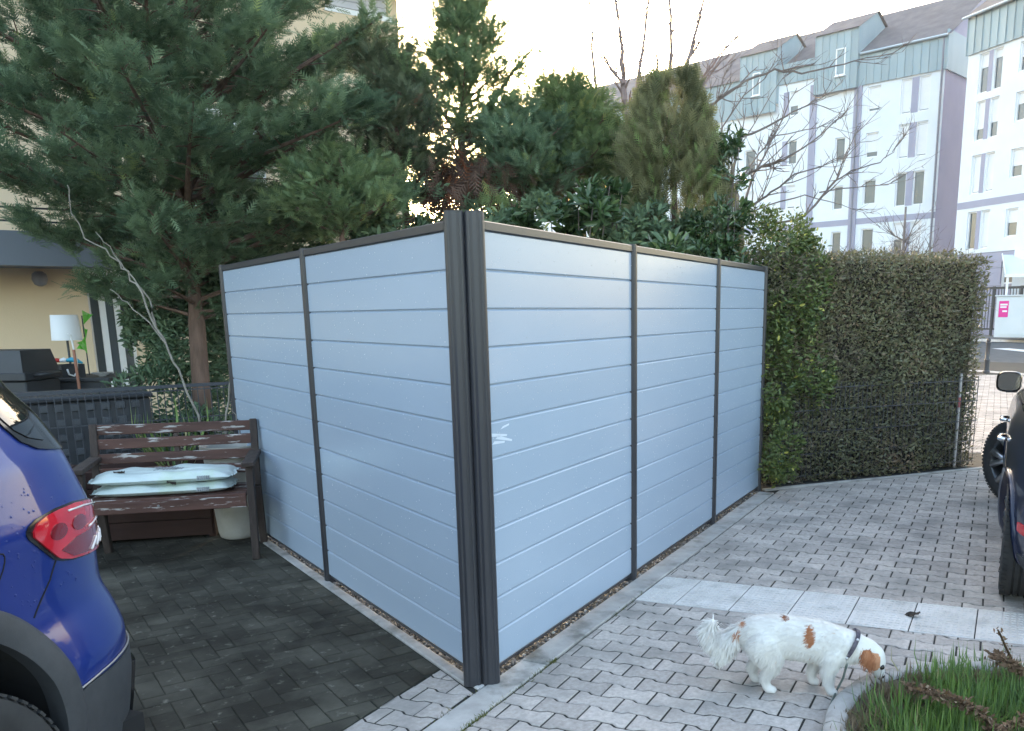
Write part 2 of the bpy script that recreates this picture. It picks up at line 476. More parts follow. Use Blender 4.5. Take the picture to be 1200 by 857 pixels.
# --- dark herringbone bricks on the parking place
U = 0.0955
e1 = -LN; e2 = LV
ox, oy = -0.928-2*U, 1.0875
park = empty('parking_place_paving'); tag(park, kind='structure')
g = MB(); g.prism([(-6,0.255),(wl(0.0,0.03)[0]+0.12,0.255),tuple(wl(4.6,0.03)[:2]),tuple(wl(6.5,4)[:2]),(-6,6)], -0.085, -0.0045)
tag(g.build('parking_sand', M_moss), kind='structure')
hb = [(-U,-U/2),(U,-U/2),(U,U/2),(-U,U/2)]
hv, hf = stone(hb, ch=0.003, joint=0.0017); b = MB(); b.add(hv, hf); hb_me = b.mesh('brick', M_brick)
bricks = []
for m in range(-30, 30):
    for k in range(-60, 60):
        for kind in (0, 1):
            if kind == 0: cx, cy, hor = k+2*m+1.0, k-2*m+0.5, True
            else: cx, cy, hor = k+2*m+2.5, k-2*m, False
            Nn = -(cx*U+ox); Ll = cy*U+oy
            c = Nn*LN+Ll*LV
            if Nn < 0.0 or Ll > 4.7 or c[1] < 0.15 or c[0] < -3.2 or c[1] > 5: continue
            rz = math.atan2(e1[1], e1[0])+(0 if hor else PI/2)
            ca, sa = math.cos(rz), math.sin(rz)
            poly = [(c[0]+px*ca-py*sa, c[1]+px*sa+py*ca) for px, py in hb]
            q = clip(clip(poly, (0,0.256), (0,1)), tuple(wl(0,0.074)[:2]), tuple(LN))
            if len(q) < 3 or area(q) < 0.0008: continue
            if len(q) == 4 and area(q) > 0.999*area(poly): bricks.append((c, None, hb_me, rz))
            else:
                cc = np.mean(q, axis=0); bricks.append((cc, [(p[0]-cc[0], p[1]-cc[1]) for p in q], None, 0.0))
lay_field(park, 'brick', 'brick_field', bricks, M_brick, hv, hf)

# --- kerbs: lengths of edging stone
def kerb(name, pts, w, top, mtl, seg=1.0, side=1):
    """edging stones along a line; each length its own part"""
    root = empty(name); tag(root, kind='structure')
    for a, bb in zip(pts[:-1], pts[1:]):
        a = np.array(a, float); bb = np.array(bb, float); d = bb-a; Ln = np.linalg.norm(d); d /= Ln; n = np.array([-d[1], d[0]])*side
        k = max(1, round(Ln/seg))
        for i in range(k):
            p = a+d*Ln*i/k; q = a+d*Ln*(i+1)/k
            dz = rnd.uniform(-0.003, 0.003)
            poly = [tuple(p), tuple(q), tuple(q+n*w), tuple(p+n*w)]
            o = MB(); o.add(*stone(poly, top=top+dz, ch=0.006, low=-0.1, joint=0.0015)); o.build('edging_stone', mtl, root)
    return root
kerb('right_kerb', [(-0.75,-0.03),(4.42,-0.03)], 0.136, 0.006, M_kerb, 1.0, -1)
kerb('left_kerb', [tuple(wl(0.03,0.012)[:2]), tuple(wl(4.2,0.012)[:2])], 0.06, 0.006, M_kerb, 1.0, 1)
kerb('hedge_kerb', [tuple(HA+np.array([0.06,-0.05])), tuple(HB)], 0.055, 0.012, M_kerb, 0.9, 1)
g = MB(); g.add(*stone([(-0.07,-0.028),(0.012,-0.028),(0.03,0.012),(-0.03,0.055)], top=0.004, ch=0.004, low=-0.08)); tag(g.build('post_foot_concrete', M_tile), kind='structure')
# gravel strips under the fence
def pebbles(name, f, n, s0, s1):
    t = (1+5**0.5)/2
    iv = np.array([(-1,t,0),(1,t,0),(-1,-t,0),(1,-t,0),(0,-1,t),(0,1,t),(0,-1,-t),(0,1,-t),(t,0,-1),(t,0,1),(-t,0,-1),(-t,0,1)])/1.9
    fa = [(0,11,5),(0,5,1),(0,1,7),(0,7,10),(0,10,11),(1,5,9),(5,11,4),(11,10,2),(10,7,6),(7,1,8),(3,9,4),(3,4,2),(3,2,6),(3,6,8),(3,8,9),(4,9,5),(2,4,11),(6,2,10),(8,6,7),(9,8,1)]
    P = np.array([f() for _ in range(n)])
    X = NR.normal(size=(n,3)); Z = NR.normal(size=(n,3))
    S = NR.uniform(s0, s1, (n,1))*NR.uniform(0.6, 1.1, (n,3))
    o = scatter(name, iv, fa, P, X, Z, S, M_peb); tag(o, kind='stuff'); return o
M_peb = leafmat('pebble', (0.03,0.026,0.024), (0.21,0.18,0.155), (0.42,0.40,0.37), rough=0.7, trans=0.0)
pebbles('gravel', lambda: (rnd.uniform(0.02,4.45), rnd.uniform(-0.032,0.12), rnd.uniform(-0.022,-0.004)), 5200, 0.007, 0.015)
pebbles('gravel', lambda: tuple(wl(rnd.uniform(0.05,3.7), rnd.uniform(-0.12,0.014), rnd.uniform(-0.022,-0.004))), 3600, 0.007, 0.014)
g = MB(); g.prism([(0.0,0.0),(4.46,-0.03),(4.46,0.14),(0.2,0.14)], -0.08, -0.028); g.prism([tuple(wl(0,0.015)[:2]),tuple(wl(3.8,0.015)[:2]),tuple(wl(3.8,-0.14)[:2]),tuple(wl(0.1,-0.14)[:2])][::-1], -0.08, -0.029)
tag(g.build('gravel_bed', M_soil), kind='structure')

# ================================================================ PRIVACY FENCES
M_slat = mat('slat_plastic', (0.335,0.412,0.510), (0.343,0.420,0.518), coord='World', rough=0.23, scale=1.6, c3=(0.360,0.433,0.529), s3=0.6, k3=(0.4,0.8), stretch=(1,1,2.2), rand=0.03, spec=0.45)
M_drop = glassmat('rain_drop', (0.75,0.78,0.82), 0.08, 0.9)
M_post = mat('anthracite_post', (0.030,0.031,0.037), (0.034,0.035,0.042), rough=0.36, scale=3, spec=0.5)
H0, H1 = 0.045, 1.872
def slat_mesh(w, z0, z1, first):
    """board with a bevelled upper lip and a set-back tongue below it; front is local -y"""
    prof = [(0.012,z0-0.006),(-0.0065,z0-0.006),(-0.0065,z0+0.0006),(-0.0148,z0+0.0026),(-0.016,z0+0.0055),(-0.016,z1-0.0095),(-0.0065,z1-0.0012),(-0.003,z1-0.0008),(0.012,z1-0.0008)]
    vs = [(x,y,z) for x in (0,w) for y,z in prof]; n = len(prof)
    fs = [(i,i+n,(i+1)%n+n,(i+1)%n) for i in range(n)]+[tuple(range(n)), tuple(range(2*n-1,n-1,-1))]
    return vs, fs
def groove_post(w, d, h, n=40):
    """extruded post: rounded face with shallow flutes"""
    poly = []
    for i in range(n):
        t = i/(n-1); x = -w/2+w*t
        e = abs(2*t-1)
        y = -d/2-0.010*(1-e**3.2)+0.0035*(math.exp(-((t-0.26)/0.035)**2)+math.exp(-((t-0.74)/0.035)**2)) + 0.012*max(0, e-0.86)/0.14
        poly.append((x, y))
    poly += [(w/2, d/2), (-w/2, d/2)]
    return poly
def privacy_fence(name, org, rz, posts, label, flip, edge):
    """posts: distances from the corner; front is local -y (flip mirrors along x)"""
    root = empty(name, org, rz); tag(root, label, 'fence', 'privacy fences meeting at the corner')
    s = -1 if flip else 1
    # posts
    for k, d in enumerate(posts):
        b = MB()
        if k == 0:
            # fluted round-cornered post turned toward the corner's bisector
            ra = math.radians(62.5 if flip else -56); cx0, cy0 = (-0.0178, -0.0335) if flip else (0.0213, -0.0318)
            poly = []
            for i in range(56):
                t = 2*PI*i/56; c_, s_ = math.cos(t), math.sin(t)
                x = 0.0395*math.copysign(abs(c_)**0.72, c_); y = 0.037*math.copysign(abs(s_)**0.72, s_)
                if y < -0.02: y += 0.0045*(math.exp(-((x+0.017)/0.0045)**2)+math.exp(-((x-0.017)/0.0045)**2))
                poly.append((cx0+x*math.cos(ra)-y*math.sin(ra), cy0+x*math.sin(ra)+y*math.cos(ra)))
        else:
            poly = [(s*d+x, y) for x, y in groove_post(0.056, 0.05, 0, 24)]
        top = 1.925 if k == 0 else 1.905
        b.prism(poly, 0.0 if k == 0 else -0.02, top)
        o = b.build('post', M_post, root, smooth=True, angle=25)
        c = MB(); ins = inset(poly, -0.0012); c.prism(ins, top, top+0.006); c.build('post_cap', M_post, o)
    rows = 12; ph = (H1-H0)/rows
    for k in range(len(posts)-1):
        xa = posts[k]+(edge if k == 0 else 0.024); xb = posts[k+1]-0.024; w = xb-xa
        X0 = s*xb if flip else xa
        for r in range(rows):
            vs, fs = slat_mesh(w, H0+r*ph, H0+(r+1)*ph, r == 0)
            b = MB(); b.add(vs, fs); o = b.build('slat', M_slat, root)
            o.location = (X0, rnd.uniform(-0.0006,0.0006), 0)
        b = MB(); b.box((0,-0.024,H1-0.004),(w,0.02,1.905), bev=0.004); o = b.build('top_rail', M_post, root); o.location = (X0,0,0)
        b = MB(); b.box((0,-0.008,H0-0.022),(w,0.012,H0-0.008), bev=0.002); o = b.build('bottom_rail', M_post, root); o.location = (X0,0,0)
    return root
f_r = privacy_fence('privacy_fence', (0,0,0), 0.0, [0.0,1.63,3.166,4.475], 'three-bay light grey slatted fence facing the courtyard, beside the pale slabs', False, 0.05)
f_l = privacy_fence('privacy_fence', (0,0,0), LA+PI, [0.0,1.853,3.65], 'two-bay light grey slatted fence facing the parking place, next to the bench', True, 0.05)
# rain drops on the faces
def drops(root, posts, n, flip):
    P = []
    for _ in range(n):
        x = rnd.uniform(0.1, posts[-1]-0.05); z = H0+(H1-H0)*rnd.random()**0.7
        P.append(((-x if flip else x), -0.0165, z))
    P = np.array(P); k = len(P)
    iv = [(0,0,1),(0.9,0,0.3),(0,0.5,0.2),(-0.9,0,0.3),(0,-0.5,0.2),(0,0,-1.4)]
    fa = [(0,1,2),(0,2,3),(0,3,4),(0,4,1),(5,2,1),(5,3,2),(5,4,3),(5,1,4)]
    X = np.tile([1.0,0,0],(k,1)); Z = np.tile([0,0,1.0],(k,1))
    S = NR.uniform(0.0010,0.0030,k)
    o = scatter('rain_drops', iv, fa, P, X, Z, S, M_drop, parent=root, smooth=True); tag(o, kind='stuff')
drops(f_r, [0,4.475], 1700, False); drops(f_l, [0,3.65], 900, True)
# pale streaks that paint a reflection on the first bay
g = MB()
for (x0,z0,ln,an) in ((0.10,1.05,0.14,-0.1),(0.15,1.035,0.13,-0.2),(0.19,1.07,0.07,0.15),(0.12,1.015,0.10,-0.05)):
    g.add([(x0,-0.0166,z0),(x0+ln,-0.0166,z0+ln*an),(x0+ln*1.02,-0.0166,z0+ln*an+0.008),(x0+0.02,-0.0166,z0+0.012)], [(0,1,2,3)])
g.build('reflection_streaks', mat('reflection_tone', (0.60,0.67,0.76), rough=0.4), f_r)

# ================================================================ FAR BUILDINGS
M_rend = mat('pale_render', (0.72,0.76,0.80), (0.78,0.81,0.84), rough=0.85, scale=0.35, bump=0.002, bscale=30)
M_mauve = mat('mauve_render', (0.335,0.33,0.42), (0.37,0.365,0.455), rough=0.85, scale=0.5)
M_zinc = mat('grey_green_zinc', (0.26,0.34,0.37), (0.31,0.39,0.42), rough=0.5, scale=0.8, stretch=(1,1,0.2), rand=0.10, metal=0.1)
M_slate = mat('roof_tiles', (0.13,0.118,0.125), (0.18,0.165,0.165), spec=0.1, rough=0.95, scale=1.2, stretch=(1,1,1), rand=0.06)
M_frame = mat('white_window_frame', (0.82,0.82,0.82), rough=0.5)
M_pane = glassmat('window_glass', (0.10,0.115,0.125), 0.08, 0.8)
M_blind = mat('roller_blind', (0.80,0.80,0.80), (0.76,0.76,0.77), rough=0.6, scale=2)
M_gut = mat('zinc_gutter', (0.42,0.49,0.53), rough=0.4, metal=0.3)
M_pipe = mat('drain_pipe', (0.22,0.22,0.25), rough=0.5)
def far_window(root, x0, x1, z0, z1, y, blind):
    """frame with its pane and, where lowered, a blind of given share; x0 > x1 allowed; local +y faces out"""
    a, b = min(x0,x1), max(x0,x1); t = 0.07
    m = MB()
    m.box((a,y-0.12,z0),(b,y+0.0,z0+t)); m.box((a,y-0.12,z1-t),(b,y+0.0,z1)); m.box((a,y-0.119,z0+t),(a+t,y-0.001,z1-t)); m.box((b-t,y-0.119,z0+t),(b,y-0.001,z1-t))
    fr = m.build('window', M_frame, root)
    m = MB(); m.box((a+t,y-0.10,z0+t),(b-t,y-0.08,z1-t)); m.build('pane', M_pane, fr)
    if blind > 0:
        zz = z1-t-(z1-z0-2*t)*blind
        m = MB(); m.box((a+t+0.002,y-0.075,zz),(b-t-0.002,y-0.055,z1-t-0.002)); m.build('blind', M_blind, fr)
    m = MB(); m.box((a-0.05,y-0.1,z0-0.07),(b+0.05,y+0.07,z0-0.003)); m.build('sill', M_frame, fr)
def wall_with_holes(x0, x1, z0, z1, y, holes, back=0.25):
    """flat wall facing +y with rectangular openings and their reveals"""
    xs = sorted(set([x0,x1]+[v for h in holes for v in (min(h[0],h[1]),max(h[0],h[1]))]))
    zs = sorted(set([z0,z1]+[v for h in holes for v in (h[2],h[3])]))
    m = MB()
    for i in range(len(xs)-1):
        for j in range(len(zs)-1):
            cx = (xs[i]+xs[i+1])/2; cz = (zs[j]+zs[j+1])/2
            if any(min(h[0],h[1]) < cx < max(h[0],h[1]) and h[2] < cz < h[3] for h in holes): continue
            m.add([(xs[i],y,zs[j]),(xs[i+1],y,zs[j]),(xs[i+1],y,zs[j+1]),(xs[i],y,zs[j+1])], [(3,2,1,0)])
    for h in holes:
        a, b = min(h[0],h[1]), max(h[0],h[1]); c, d = h[2], h[3]
        m.add([(a,y,c),(b,y,c),(b,y,d),(a,y,d),(a,y-back,c),(b,y-back,c),(b,y-back,d),(a,y-back,d)], [(0,1,5,4),(1,2,6,5),(2,3,7,6),(3,0,4,7)])
    return m
def seams(root, x0, x1, z0, z1, y, step=0.5):
    """zinc trays with standing seams"""
    k = max(1, round(abs(x1-x0)/step)); a = min(x0,x1); w = abs(x1-x0)/k
    for i in range(k):
        m = MB(); m.box((a+i*w+0.012,y-0.05,z0),(a+(i+1)*w-0.012,y,z1)); m.box((a+(i+1)*w-0.012,y-0.05,z0+0.003),(a+(i+1)*w+0.012,y+0.045,z1-0.003))
        m.build('cladding_panel', M_zinc, root)

# left wing: local x runs away along the facade, y out of it
P0 = (55.182, 4.436, 0.0)
bl = empty('apartment_block', P0, math.radians(72)); tag(bl, 'long pale apartment block with gabled metal stair towers, behind the bare tree', 'building', 'apartment blocks across the road')
holes = []; wins = []
def W(x0, x1, z1, h, blind): wins.append((x0,x1,z1-h,z1,blind)); holes.append((x0,x1,z1-h,z1))
for i, zt in enumerate((14.9,12.4,9.65,6.75)):
    bls = [(0.97,0.97),(0.97,0.97),(0.0,0.0),(0.5,0.9)][i]
    W(0.98,0.32,zt,1.95,bls[0]); W(-0.10,-0.80,zt,1.95,bls[1])
    if i < 4: W(3.08,2.25,zt-0.05-(0.15 if i else 0),1.45,(0.9,0.8,0.0,0.0)[i])
for zt in (12.2,9.3,6.5): W(5.15,4.45,zt,1.45,0.0)
for zt in (15.6,12.6,9.8,7.0): W(8.6,7.9,zt-0.1,1.5,(0.6,0.0,0.95,0.0)[[15.6,12.6,9.8,7.0].index(zt)])
for xx in (11.5,14.5,18,21.5,25,28.5):
    for zt in (12.3,9.6,6.8): W(xx+0.45,xx-0.45,zt,1.6,rnd.choice((0,0.9,0.5)))
for xx in (0.6,4.8,11,16,22,27): W(xx+0.4,xx-0.4,3.9,1.3,0.0)
wall_with_holes(-1.6,36,0,16.0,0.0,holes).build('wall', M_rend, bl)
for w in wins: far_window(bl, w[0], w[1], w[2], w[3], -0.08, w[4])
for zt in (14.9,12.4,9.65,6.75):
    m = MB(); m.box((-0.10+0.002,-0.02,zt-1.95),(0.32-0.002,0.012,zt)); m.build('mauve_panel', M_mauve, bl)
for zt in (15.5,12.5,9.7,6.9):
    m = MB(); m.box((8.602,-0.02,zt-1.5),(9.0,0.012,zt)); m.build('mauve_panel', M_mauve, bl)
m = MB(); m.box((-1.6,-0.02,6.85),(3.45,0.015,7.2)); m.box((3.95,-0.02,6.85),(36,0.0155,7.2)); m.build('floor_band', M_mauve, bl)
m = MB(); m.box((3.45,-0.02,0),(3.95,0.10,15.0)); m.box((6.55,-0.02,0),(7.0,0.10,15.6)); m.build('pilaster', M_mauve, bl)
# gable end and back
m = MB(); m.add([(-1.6,0.0,0),(-1.6,-11,0),(-1.6,-11,16.8),(-1.6,-5.5,20.4),(-1.6,0.0,16.8)], [(4,3,2,1,0)]); m.add([(36,0,0),(36,-11,0),(36,-11,16.8),(36,-5.5,20.4),(36,0,16.8)], [(0,1,2,3,4)])
m.add([(-1.6,-11,0),(36,-11,0),(36,-11,16.8),(-1.6,-11,16.8)], [(0,1,2,3)]); m.build('end_wall', M_mauve, bl)
m = MB(); m.box((-1.72,-4.4,15.0),(-1.605,0.10,17.1)); m.build('corner_cladding', M_zinc, bl)
seams(bl, -1.6, 3.7, 15.0, 16.85, 0.10)
seams(bl, 3.7, 6.6, 14.9, 18.3, 0.35)
m = MB(); m.box((4.5,0.351,15.6),(5.15,0.36,17.0)); m.build('tower_window_recess', M_zinc, bl)
far_window(bl, 5.15, 4.5, 15.75, 17.3, 0.42, 0.0)
seams(bl, 6.6, 9.4, 16.0, 17.2, 0.10)
seams(bl, 9.4, 12.2, 14.4, 18.2, 0.35)
far_window(bl, 11.2, 10.6, 15.6, 17.0, 0.42, 0.0)
seams(bl, 12.2, 36, 14.4, 16.85, 0.10, 0.8)
# main roof, tower roofs with side gables
m = MB(); m.add([(-1.9,0.25,16.8),(36.2,0.25,16.8),(36.2,-5.5,20.5),(-1.9,-5.5,20.5),(-1.9,-11.2,16.8),(36.2,-11.2,16.8)], [(3,2,1,0),(4,5,2,3)])
m.build('roof', M_slate, bl)
for x0, x1, zt in ((3.7,6.6,18.3),(9.4,12.2,18.2)):
    m = MB(); m.add([(x0,0.35,14.9),(x0,-4.2,14.9),(x0,-4.2,zt),(x0,-1.9,zt+1.25),(x0,0.35,zt),(x1,0.35,14.9),(x1,-4.2,14.9),(x1,-4.2,zt),(x1,-1.9,zt+1.25),(x1,0.35,zt)], [(4,3,2,1,0),(5,6,7,8,9)])
    m.build('tower_side', M_zinc, bl)
    m = MB(); m.add([(x0-0.15,0.5,zt-0.02),(x1+0.15,0.5,zt-0.02),(x1+0.15,-1.9,zt+1.32),(x0-0.15,-1.9,zt+1.32),(x1+0.15,-4.4,zt-0.02),(x0-0.15,-4.4,zt-0.02)], [(0,1,2,3)[::-1],(3,2,4,5)[::-1]])
    m.build('tower_roof', M_slate, bl)
m = MB(); m.tube([(-1.7,0.25,16.78),(3.6,0.25,16.78)], 0.07, 8); m.build('gutter', M_gut, bl)
m = MB(); m.tube([(-1.45,0.1,16.7),(-1.45,0.08,0)], 0.06, 8); m.tube([(3.7,0.17,14.8),(3.7,0.17,0)], 0.05, 8); m.build('downpipe', M_pipe, bl)

# right wing
P1 = (49.286, 0.251, 0.0)
br = empty('apartment_block', P1, math.radians(47)); tag(br, 'pale apartment block with mauve ground floor at the right edge, nearest the white utility cabinet', 'building', 'apartment blocks across the road')
holes = []; wins = []
for i, zt in enumerate((14.4,12.1,9.45,6.6)):
    bls = [(0.35,0.2),(0.72,0.62),(0.98,0.98),(0.0,0.98)][i]
    W(0.86,0.22,zt,1.95,bls[0]); W(-0.06,-0.68,zt,1.95,bls[1])
    W(-1.72,-2.48,zt-0.1,1.38,(0.5,0.4,0.6,0.5)[i])
    W(-5.0,-5.8,zt-0.1,1.38,0.5); W(-7.6,-8.3,zt,1.95,0.9)
W(-1.72,-2.48,3.95,1.15,0.0); W(0.9,0.0,3.95,1.15,0.0)
up = [h for h in holes if h[2] > 4.4]; lo = [h for h in holes if h[2] <= 4.4]
wall_with_holes(-10,1.66,4.45,15.2,0.0,up).build('wall', M_rend, br)
wall_with_holes(-2.6,1.66,0,4.45,0.0,lo).build('ground_floor_wall', M_mauve, br)
m = MB(); m.box((-10,-0.4,0),(-2.602,0.12,4.45)); m.box((-3.3,-0.3,4.452),(-2.602,0.12,6.3)); m.build('pale_corner', M_rend, br)
for w in wins: far_window(br, w[0], w[1], w[2], w[3], -0.08, w[4])
for zt in (14.4,12.1,9.45,6.6):
    m = MB(); m.box((-0.06+0.002,-0.02,zt-1.95),(0.22-0.002,0.012,zt)); m.build('mauve_panel', M_mauve, br)
m = MB(); m.box((-10,-0.02,6.8),(1.66,0.015,7.15)); m.build('floor_band', M_mauve, br)
m = MB()
for zz in (0.9,1.8,2.7,3.6,4.4): m.box((-2.6,-0.005,zz),(1.66,0.008,zz+0.035))
m.build('shadow_groove', M_pipe, br)
m = MB(); m.add([(1.66,0,0),(1.66,-10,0),(1.66,-10,16.5),(1.66,-5,20),(1.66,0,16.5)], [(0,1,2,3,4)]); m.build('end_wall', M_mauve, br)
seams(br, -10, 1.72, 14.5, 16.4, 0.10)
m = MB(); m.add([(-10,0.3,16.35),(1.95,0.3,16.35),(1.95,-5,20),(-10,-5,20)], [(3,2,1,0)]); m.add([(-10,-10,16.35),(1.95,-10,16.35),(1.95,-5,20),(-10,-5,20)], [(0,1,2,3)]); m.build('roof', M_slate, br)
m = MB(); m.tube([(-10,0.3,16.33),(1.95,0.3,16.33)], 0.07, 8); m.build('gutter', M_gut, br)

# ---- street things across the road
M_white = mat('white_steel', (0.62,0.66,0.67), (0.68,0.71,0.72), rough=0.5, scale=0.8)
M_pink = mat('pink_sticker', (0.75,0.03,0.28), rough=0.5)
M_dark = mat('dark_steel', (0.035,0.038,0.042), rough=0.5)
M_bollard = mat('dark_bollard', (0.05,0.052,0.06), rough=0.5)
pA = onz(1164,395.5,0.20); pB = np.array([pA[0]-2.2, pA[1]-4.6, 0.20]); d = pA-pB; rz = math.atan2(d[1],d[0]); CL = float(np.hypot(d[0],d[1]))
cb = empty('utility_cabinet', pB, rz); tag(cb, 'large white utility cabinet with a pink sticker across the road', 'cabinet')
dpt = math.hypot(*(pA-CAM)[:2]); hc = 43/FPX*dpt
m = MB(); m.box((0,-1.3,0.0),(CL,0.0,hc-0.06),bev=0.02); m.build('housing', M_white, cb)
m = MB(); m.box((-0.06,-1.36,hc-0.055),(CL+0.06,0.06,hc)); m.build('lid', M_white, cb)
for k in range(3):
    m = MB(); m.box((0.15+k*1.6,0.002,0.12),(1.68+k*1.6,0.02,hc-0.15),bev=0.008); m.build('door', M_white, cb)
m = MB(); m.box((CL-0.62,0.0205,hc*0.48),(CL-0.16,0.024,hc*0.86)); st = m.build('sticker', M_pink, cb)
m = MB(); m.box((CL-0.57,0.0245,hc*0.755),(CL-0.22,0.026,hc*0.795)); m.box((CL-0.53,0.0245,hc*0.70),(CL-0.22,0.026,hc*0.735)); m.box((CL-0.57,0.0245,hc*0.60),(CL-0.34,0.026,hc*0.64)); m.build('sticker_print', M_frame, st)
for pp, D_, lab in ((onz(1155.5,437.5), None, 'slim dark cast bollard at the end of the paved lane'),):
    b0 = empty('bollard', pp); tag(b0, lab, 'bollard')
    m = MB(); m.lathe([(0.085,0),(0.085,0.05),(0.062,0.07),(0.055,0.28),(0.066,0.30),(0.066,0.34),(0.055,0.36),(0.048,0.70),(0.06,0.715),(0.06,0.74),(0.045,0.755)], n=16); m.build('shaft', M_bollard, b0, smooth=True, angle=40)
    m = MB(); m.lathe([(0.03,0.755),(0.05,0.78),(0.045,0.83),(0.015,0.86)], n=16); m.build('knob', M_bollard, b0, smooth=True)
# railing, hedge scrap and shelter behind the cabinet
fa = at(1132,369,45.5); fb = at(1245,372,41.2)
fa[2] = 0.20; fb[2] = 0.20; d = fb-fa; Lf = math.hypot(d[0],d[1])
rl = empty('railing', fa, math.atan2(d[1],d[0])); tag(rl, 'tall dark metal railing behind the white cabinet', 'fence')
zt = 2.45
k = int(Lf/1.5)
for i in range(k+1):
    m = MB(); m.box((i*1.5-0.06,-0.04,0),(i*1.5+0.06,0.04,zt)); m.build('post', M_dark, rl)
m = MB(); m.box((0,-0.03,zt-0.14),(Lf,0.03,zt-0.02)); m.box((0,-0.028,0.3),(Lf,0.028,0.38)); m.build('rail', M_dark, rl)
for i in range(int(Lf/0.16)):
    m = MB(); m.box((i*0.16-0.014,-0.014,0.38),(i*0.16+0.014,0.014,zt-0.14)); m.build('bar', M_dark, rl)
# glazed shelter roof
M_canopy = glassmat('canopy_glass', (0.62,0.68,0.70), 0.15, 0.6)
sa = at(1178,331,42.3); sa[2] = 0.2
sh = empty('glazed_shelter', sa, math.radians(-84)); tag(sh, 'small shelter with sloping pale glazed roof in front of the mauve ground floor', 'shelter')
m = MB()
for x in (0.1,2.9,5.7):
    for y in (0.1,2.3): m.box((x-0.05,y-0.05,0),(x+0.05,y+0.05,2.95+y*0.42))
m.build('post', M_frame, sh)
for i in range(6):
    m = MB(); m.add([(i*0.97,0,2.95),(i*0.97+0.92,0,2.95),(i*0.97+0.92,2.5,4.0),(i*0.97,2.5,4.0),(i*0.97,0,2.98),(i*0.97+0.92,0,2.98),(i*0.97+0.92,2.5,4.03),(i*0.97,2.5,4.03)], [(3,2,1,0),(4,5,6,7),(0,1,5,4),(1,2,6,5),(2,3,7,6),(3,0,4,7)]); m.build('roof_pane', M_canopy, sh)
m = MB(); m.box((-0.05,-0.06,2.84),(5.9,0.0,2.98))
for i in range(7): m.add([(i*0.97-0.05,0,2.97),(i*0.97,0,2.97),(i*0.97,2.5,4.05),(i*0.97-0.05,2.5,4.05),(i*0.97-0.05,0,3.03),(i*0.97,0,3.03),(i*0.97,2.5,4.1),(i*0.97-0.05,2.5,4.1)], [(3,2,1,0),(4,5,6,7),(0,1,5,4),(1,2,6,5),(2,3,7,6),(3,0,4,7)])
m.build('roof_frame', M_frame, sh)

# ================================================================ CREAM HOUSE BEHIND THE CONIFERS
M_cream = mat('cream_render', (0.68,0.53,0.36), (0.73,0.58,0.40), rough=0.9, scale=0.7, bump=0.002, bscale=50)
M_soffit = mat('house_eaves', (0.30,0.29,0.31), (0.34,0.33,0.35), rough=0.7, scale=2)
M_tilered = mat('house_tiles', (0.16,0.09,0.07), (0.22,0.13,0.10), rough=0.8, scale=4)
hq = np.array([8.06,6.30]); hz = math.radians(151.5)
ho = empty('cream_house', (hq[0],hq[1],0), hz); tag(ho, 'cream rendered house rising behind the big dark conifer on the left', 'house')
# local x runs left along the wall; +y? outward is local +y turned: check with sign below
outw = 1.0
lw_ = lambda x, y, z: (x, y, z)
def onwall(px, py):
    """local (x, z) on the house wall of a photo pixel"""
    r = FW + RT*(px-PPX)/FPX + UP*(PPY-py)/FPX
    n = np.array([-math.sin(hz), math.cos(hz), 0]); t = ((np.array([hq[0],hq[1],0])-CAM)@n)/(r@n); P = CAM+r*t
    return (P[0]-hq[0])*math.cos(hz)+(P[1]-hq[1])*math.sin(hz), P[2]
wx0, wz1 = onwall(455,20); wx1, wz2 = onwall(382,-28); dx0, dz0 = onwall(168,462); dx1, dz1 = onwall(100,330)
cx0, cz0 = onwall(112,316); cx1, cz1 = onwall(0,266); lx, lz = onwall(45,325)
win2 = (wx0, wx1, wz1-0.0, wz1+1.3)
holes = [win2, (dx0, dx1, 0.1, 2.15), (3.2, 2.0, 2.9, 4.2), (1.6, 0.6, 0.9, 2.2)]
m = MB()
wall_with_holes(0,11,0,6.15,0.0,[(min(h[0],h[1]),max(h[0],h[1]),h[2],h[3]) for h in holes], back=0.25).build('wall', M_cream, ho)
m = MB(); m.add([(0,0,0),(0,-9,0),(0,-9,6.15),(0,-4.5,9.3),(0,0,6.15),(11,0,0),(11,-9,0),(11,-9,6.15),(11,-4.5,9.3),(11,0,6.15)], [(0,1,2,3,4)[::-1],(5,6,7,8,9),(1,6,7,2)]); m.build('side_wall', M_cream, ho)
m = MB(); m.box((-0.45,0.0,6.0),(11.4,0.55,6.16)); m.build('eaves', M_soffit, ho)
m = MB(); m.add([(-0.5,0.6,6.12),(11.5,0.6,6.12),(11.5,-4.5,9.5),(-0.5,-4.5,9.5),(-0.5,-9.6,6.12),(11.5,-9.6,6.12),(-0.5,0.6,6.26),(11.5,0.6,6.26),(11.5,-4.5,9.66),(-0.5,-4.5,9.66),(-0.5,-9.6,6.26),(11.5,-9.6,6.26)],
    [(0,1,2,3),(3,2,5,4),(6,9,8,7),(9,10,11,8),(0,6,7,1),(0,3,9,6),(3,4,10,9),(1,7,8,2),(2,8,11,5)]); m.build('roof', M_tilered, ho)
m = MB(); m.tube([(-0.5,0.66,6.16),(11.5,0.66,6.16)], 0.075, 8); m.build('gutter', M_soffit, ho)
M_shutter = mat('roller_shutter', (0.56,0.55,0.60), (0.60,0.59,0.64), rough=0.55, scale=2)
far_window(ho, wx0, wx1, wz1, wz1+1.3, -0.06, 0.0)
a, b_ = min(wx0,wx1), max(wx0,wx1)
nsh = 14
sr = empty('shutter_box', (0,0,0)); sr.parent = ho
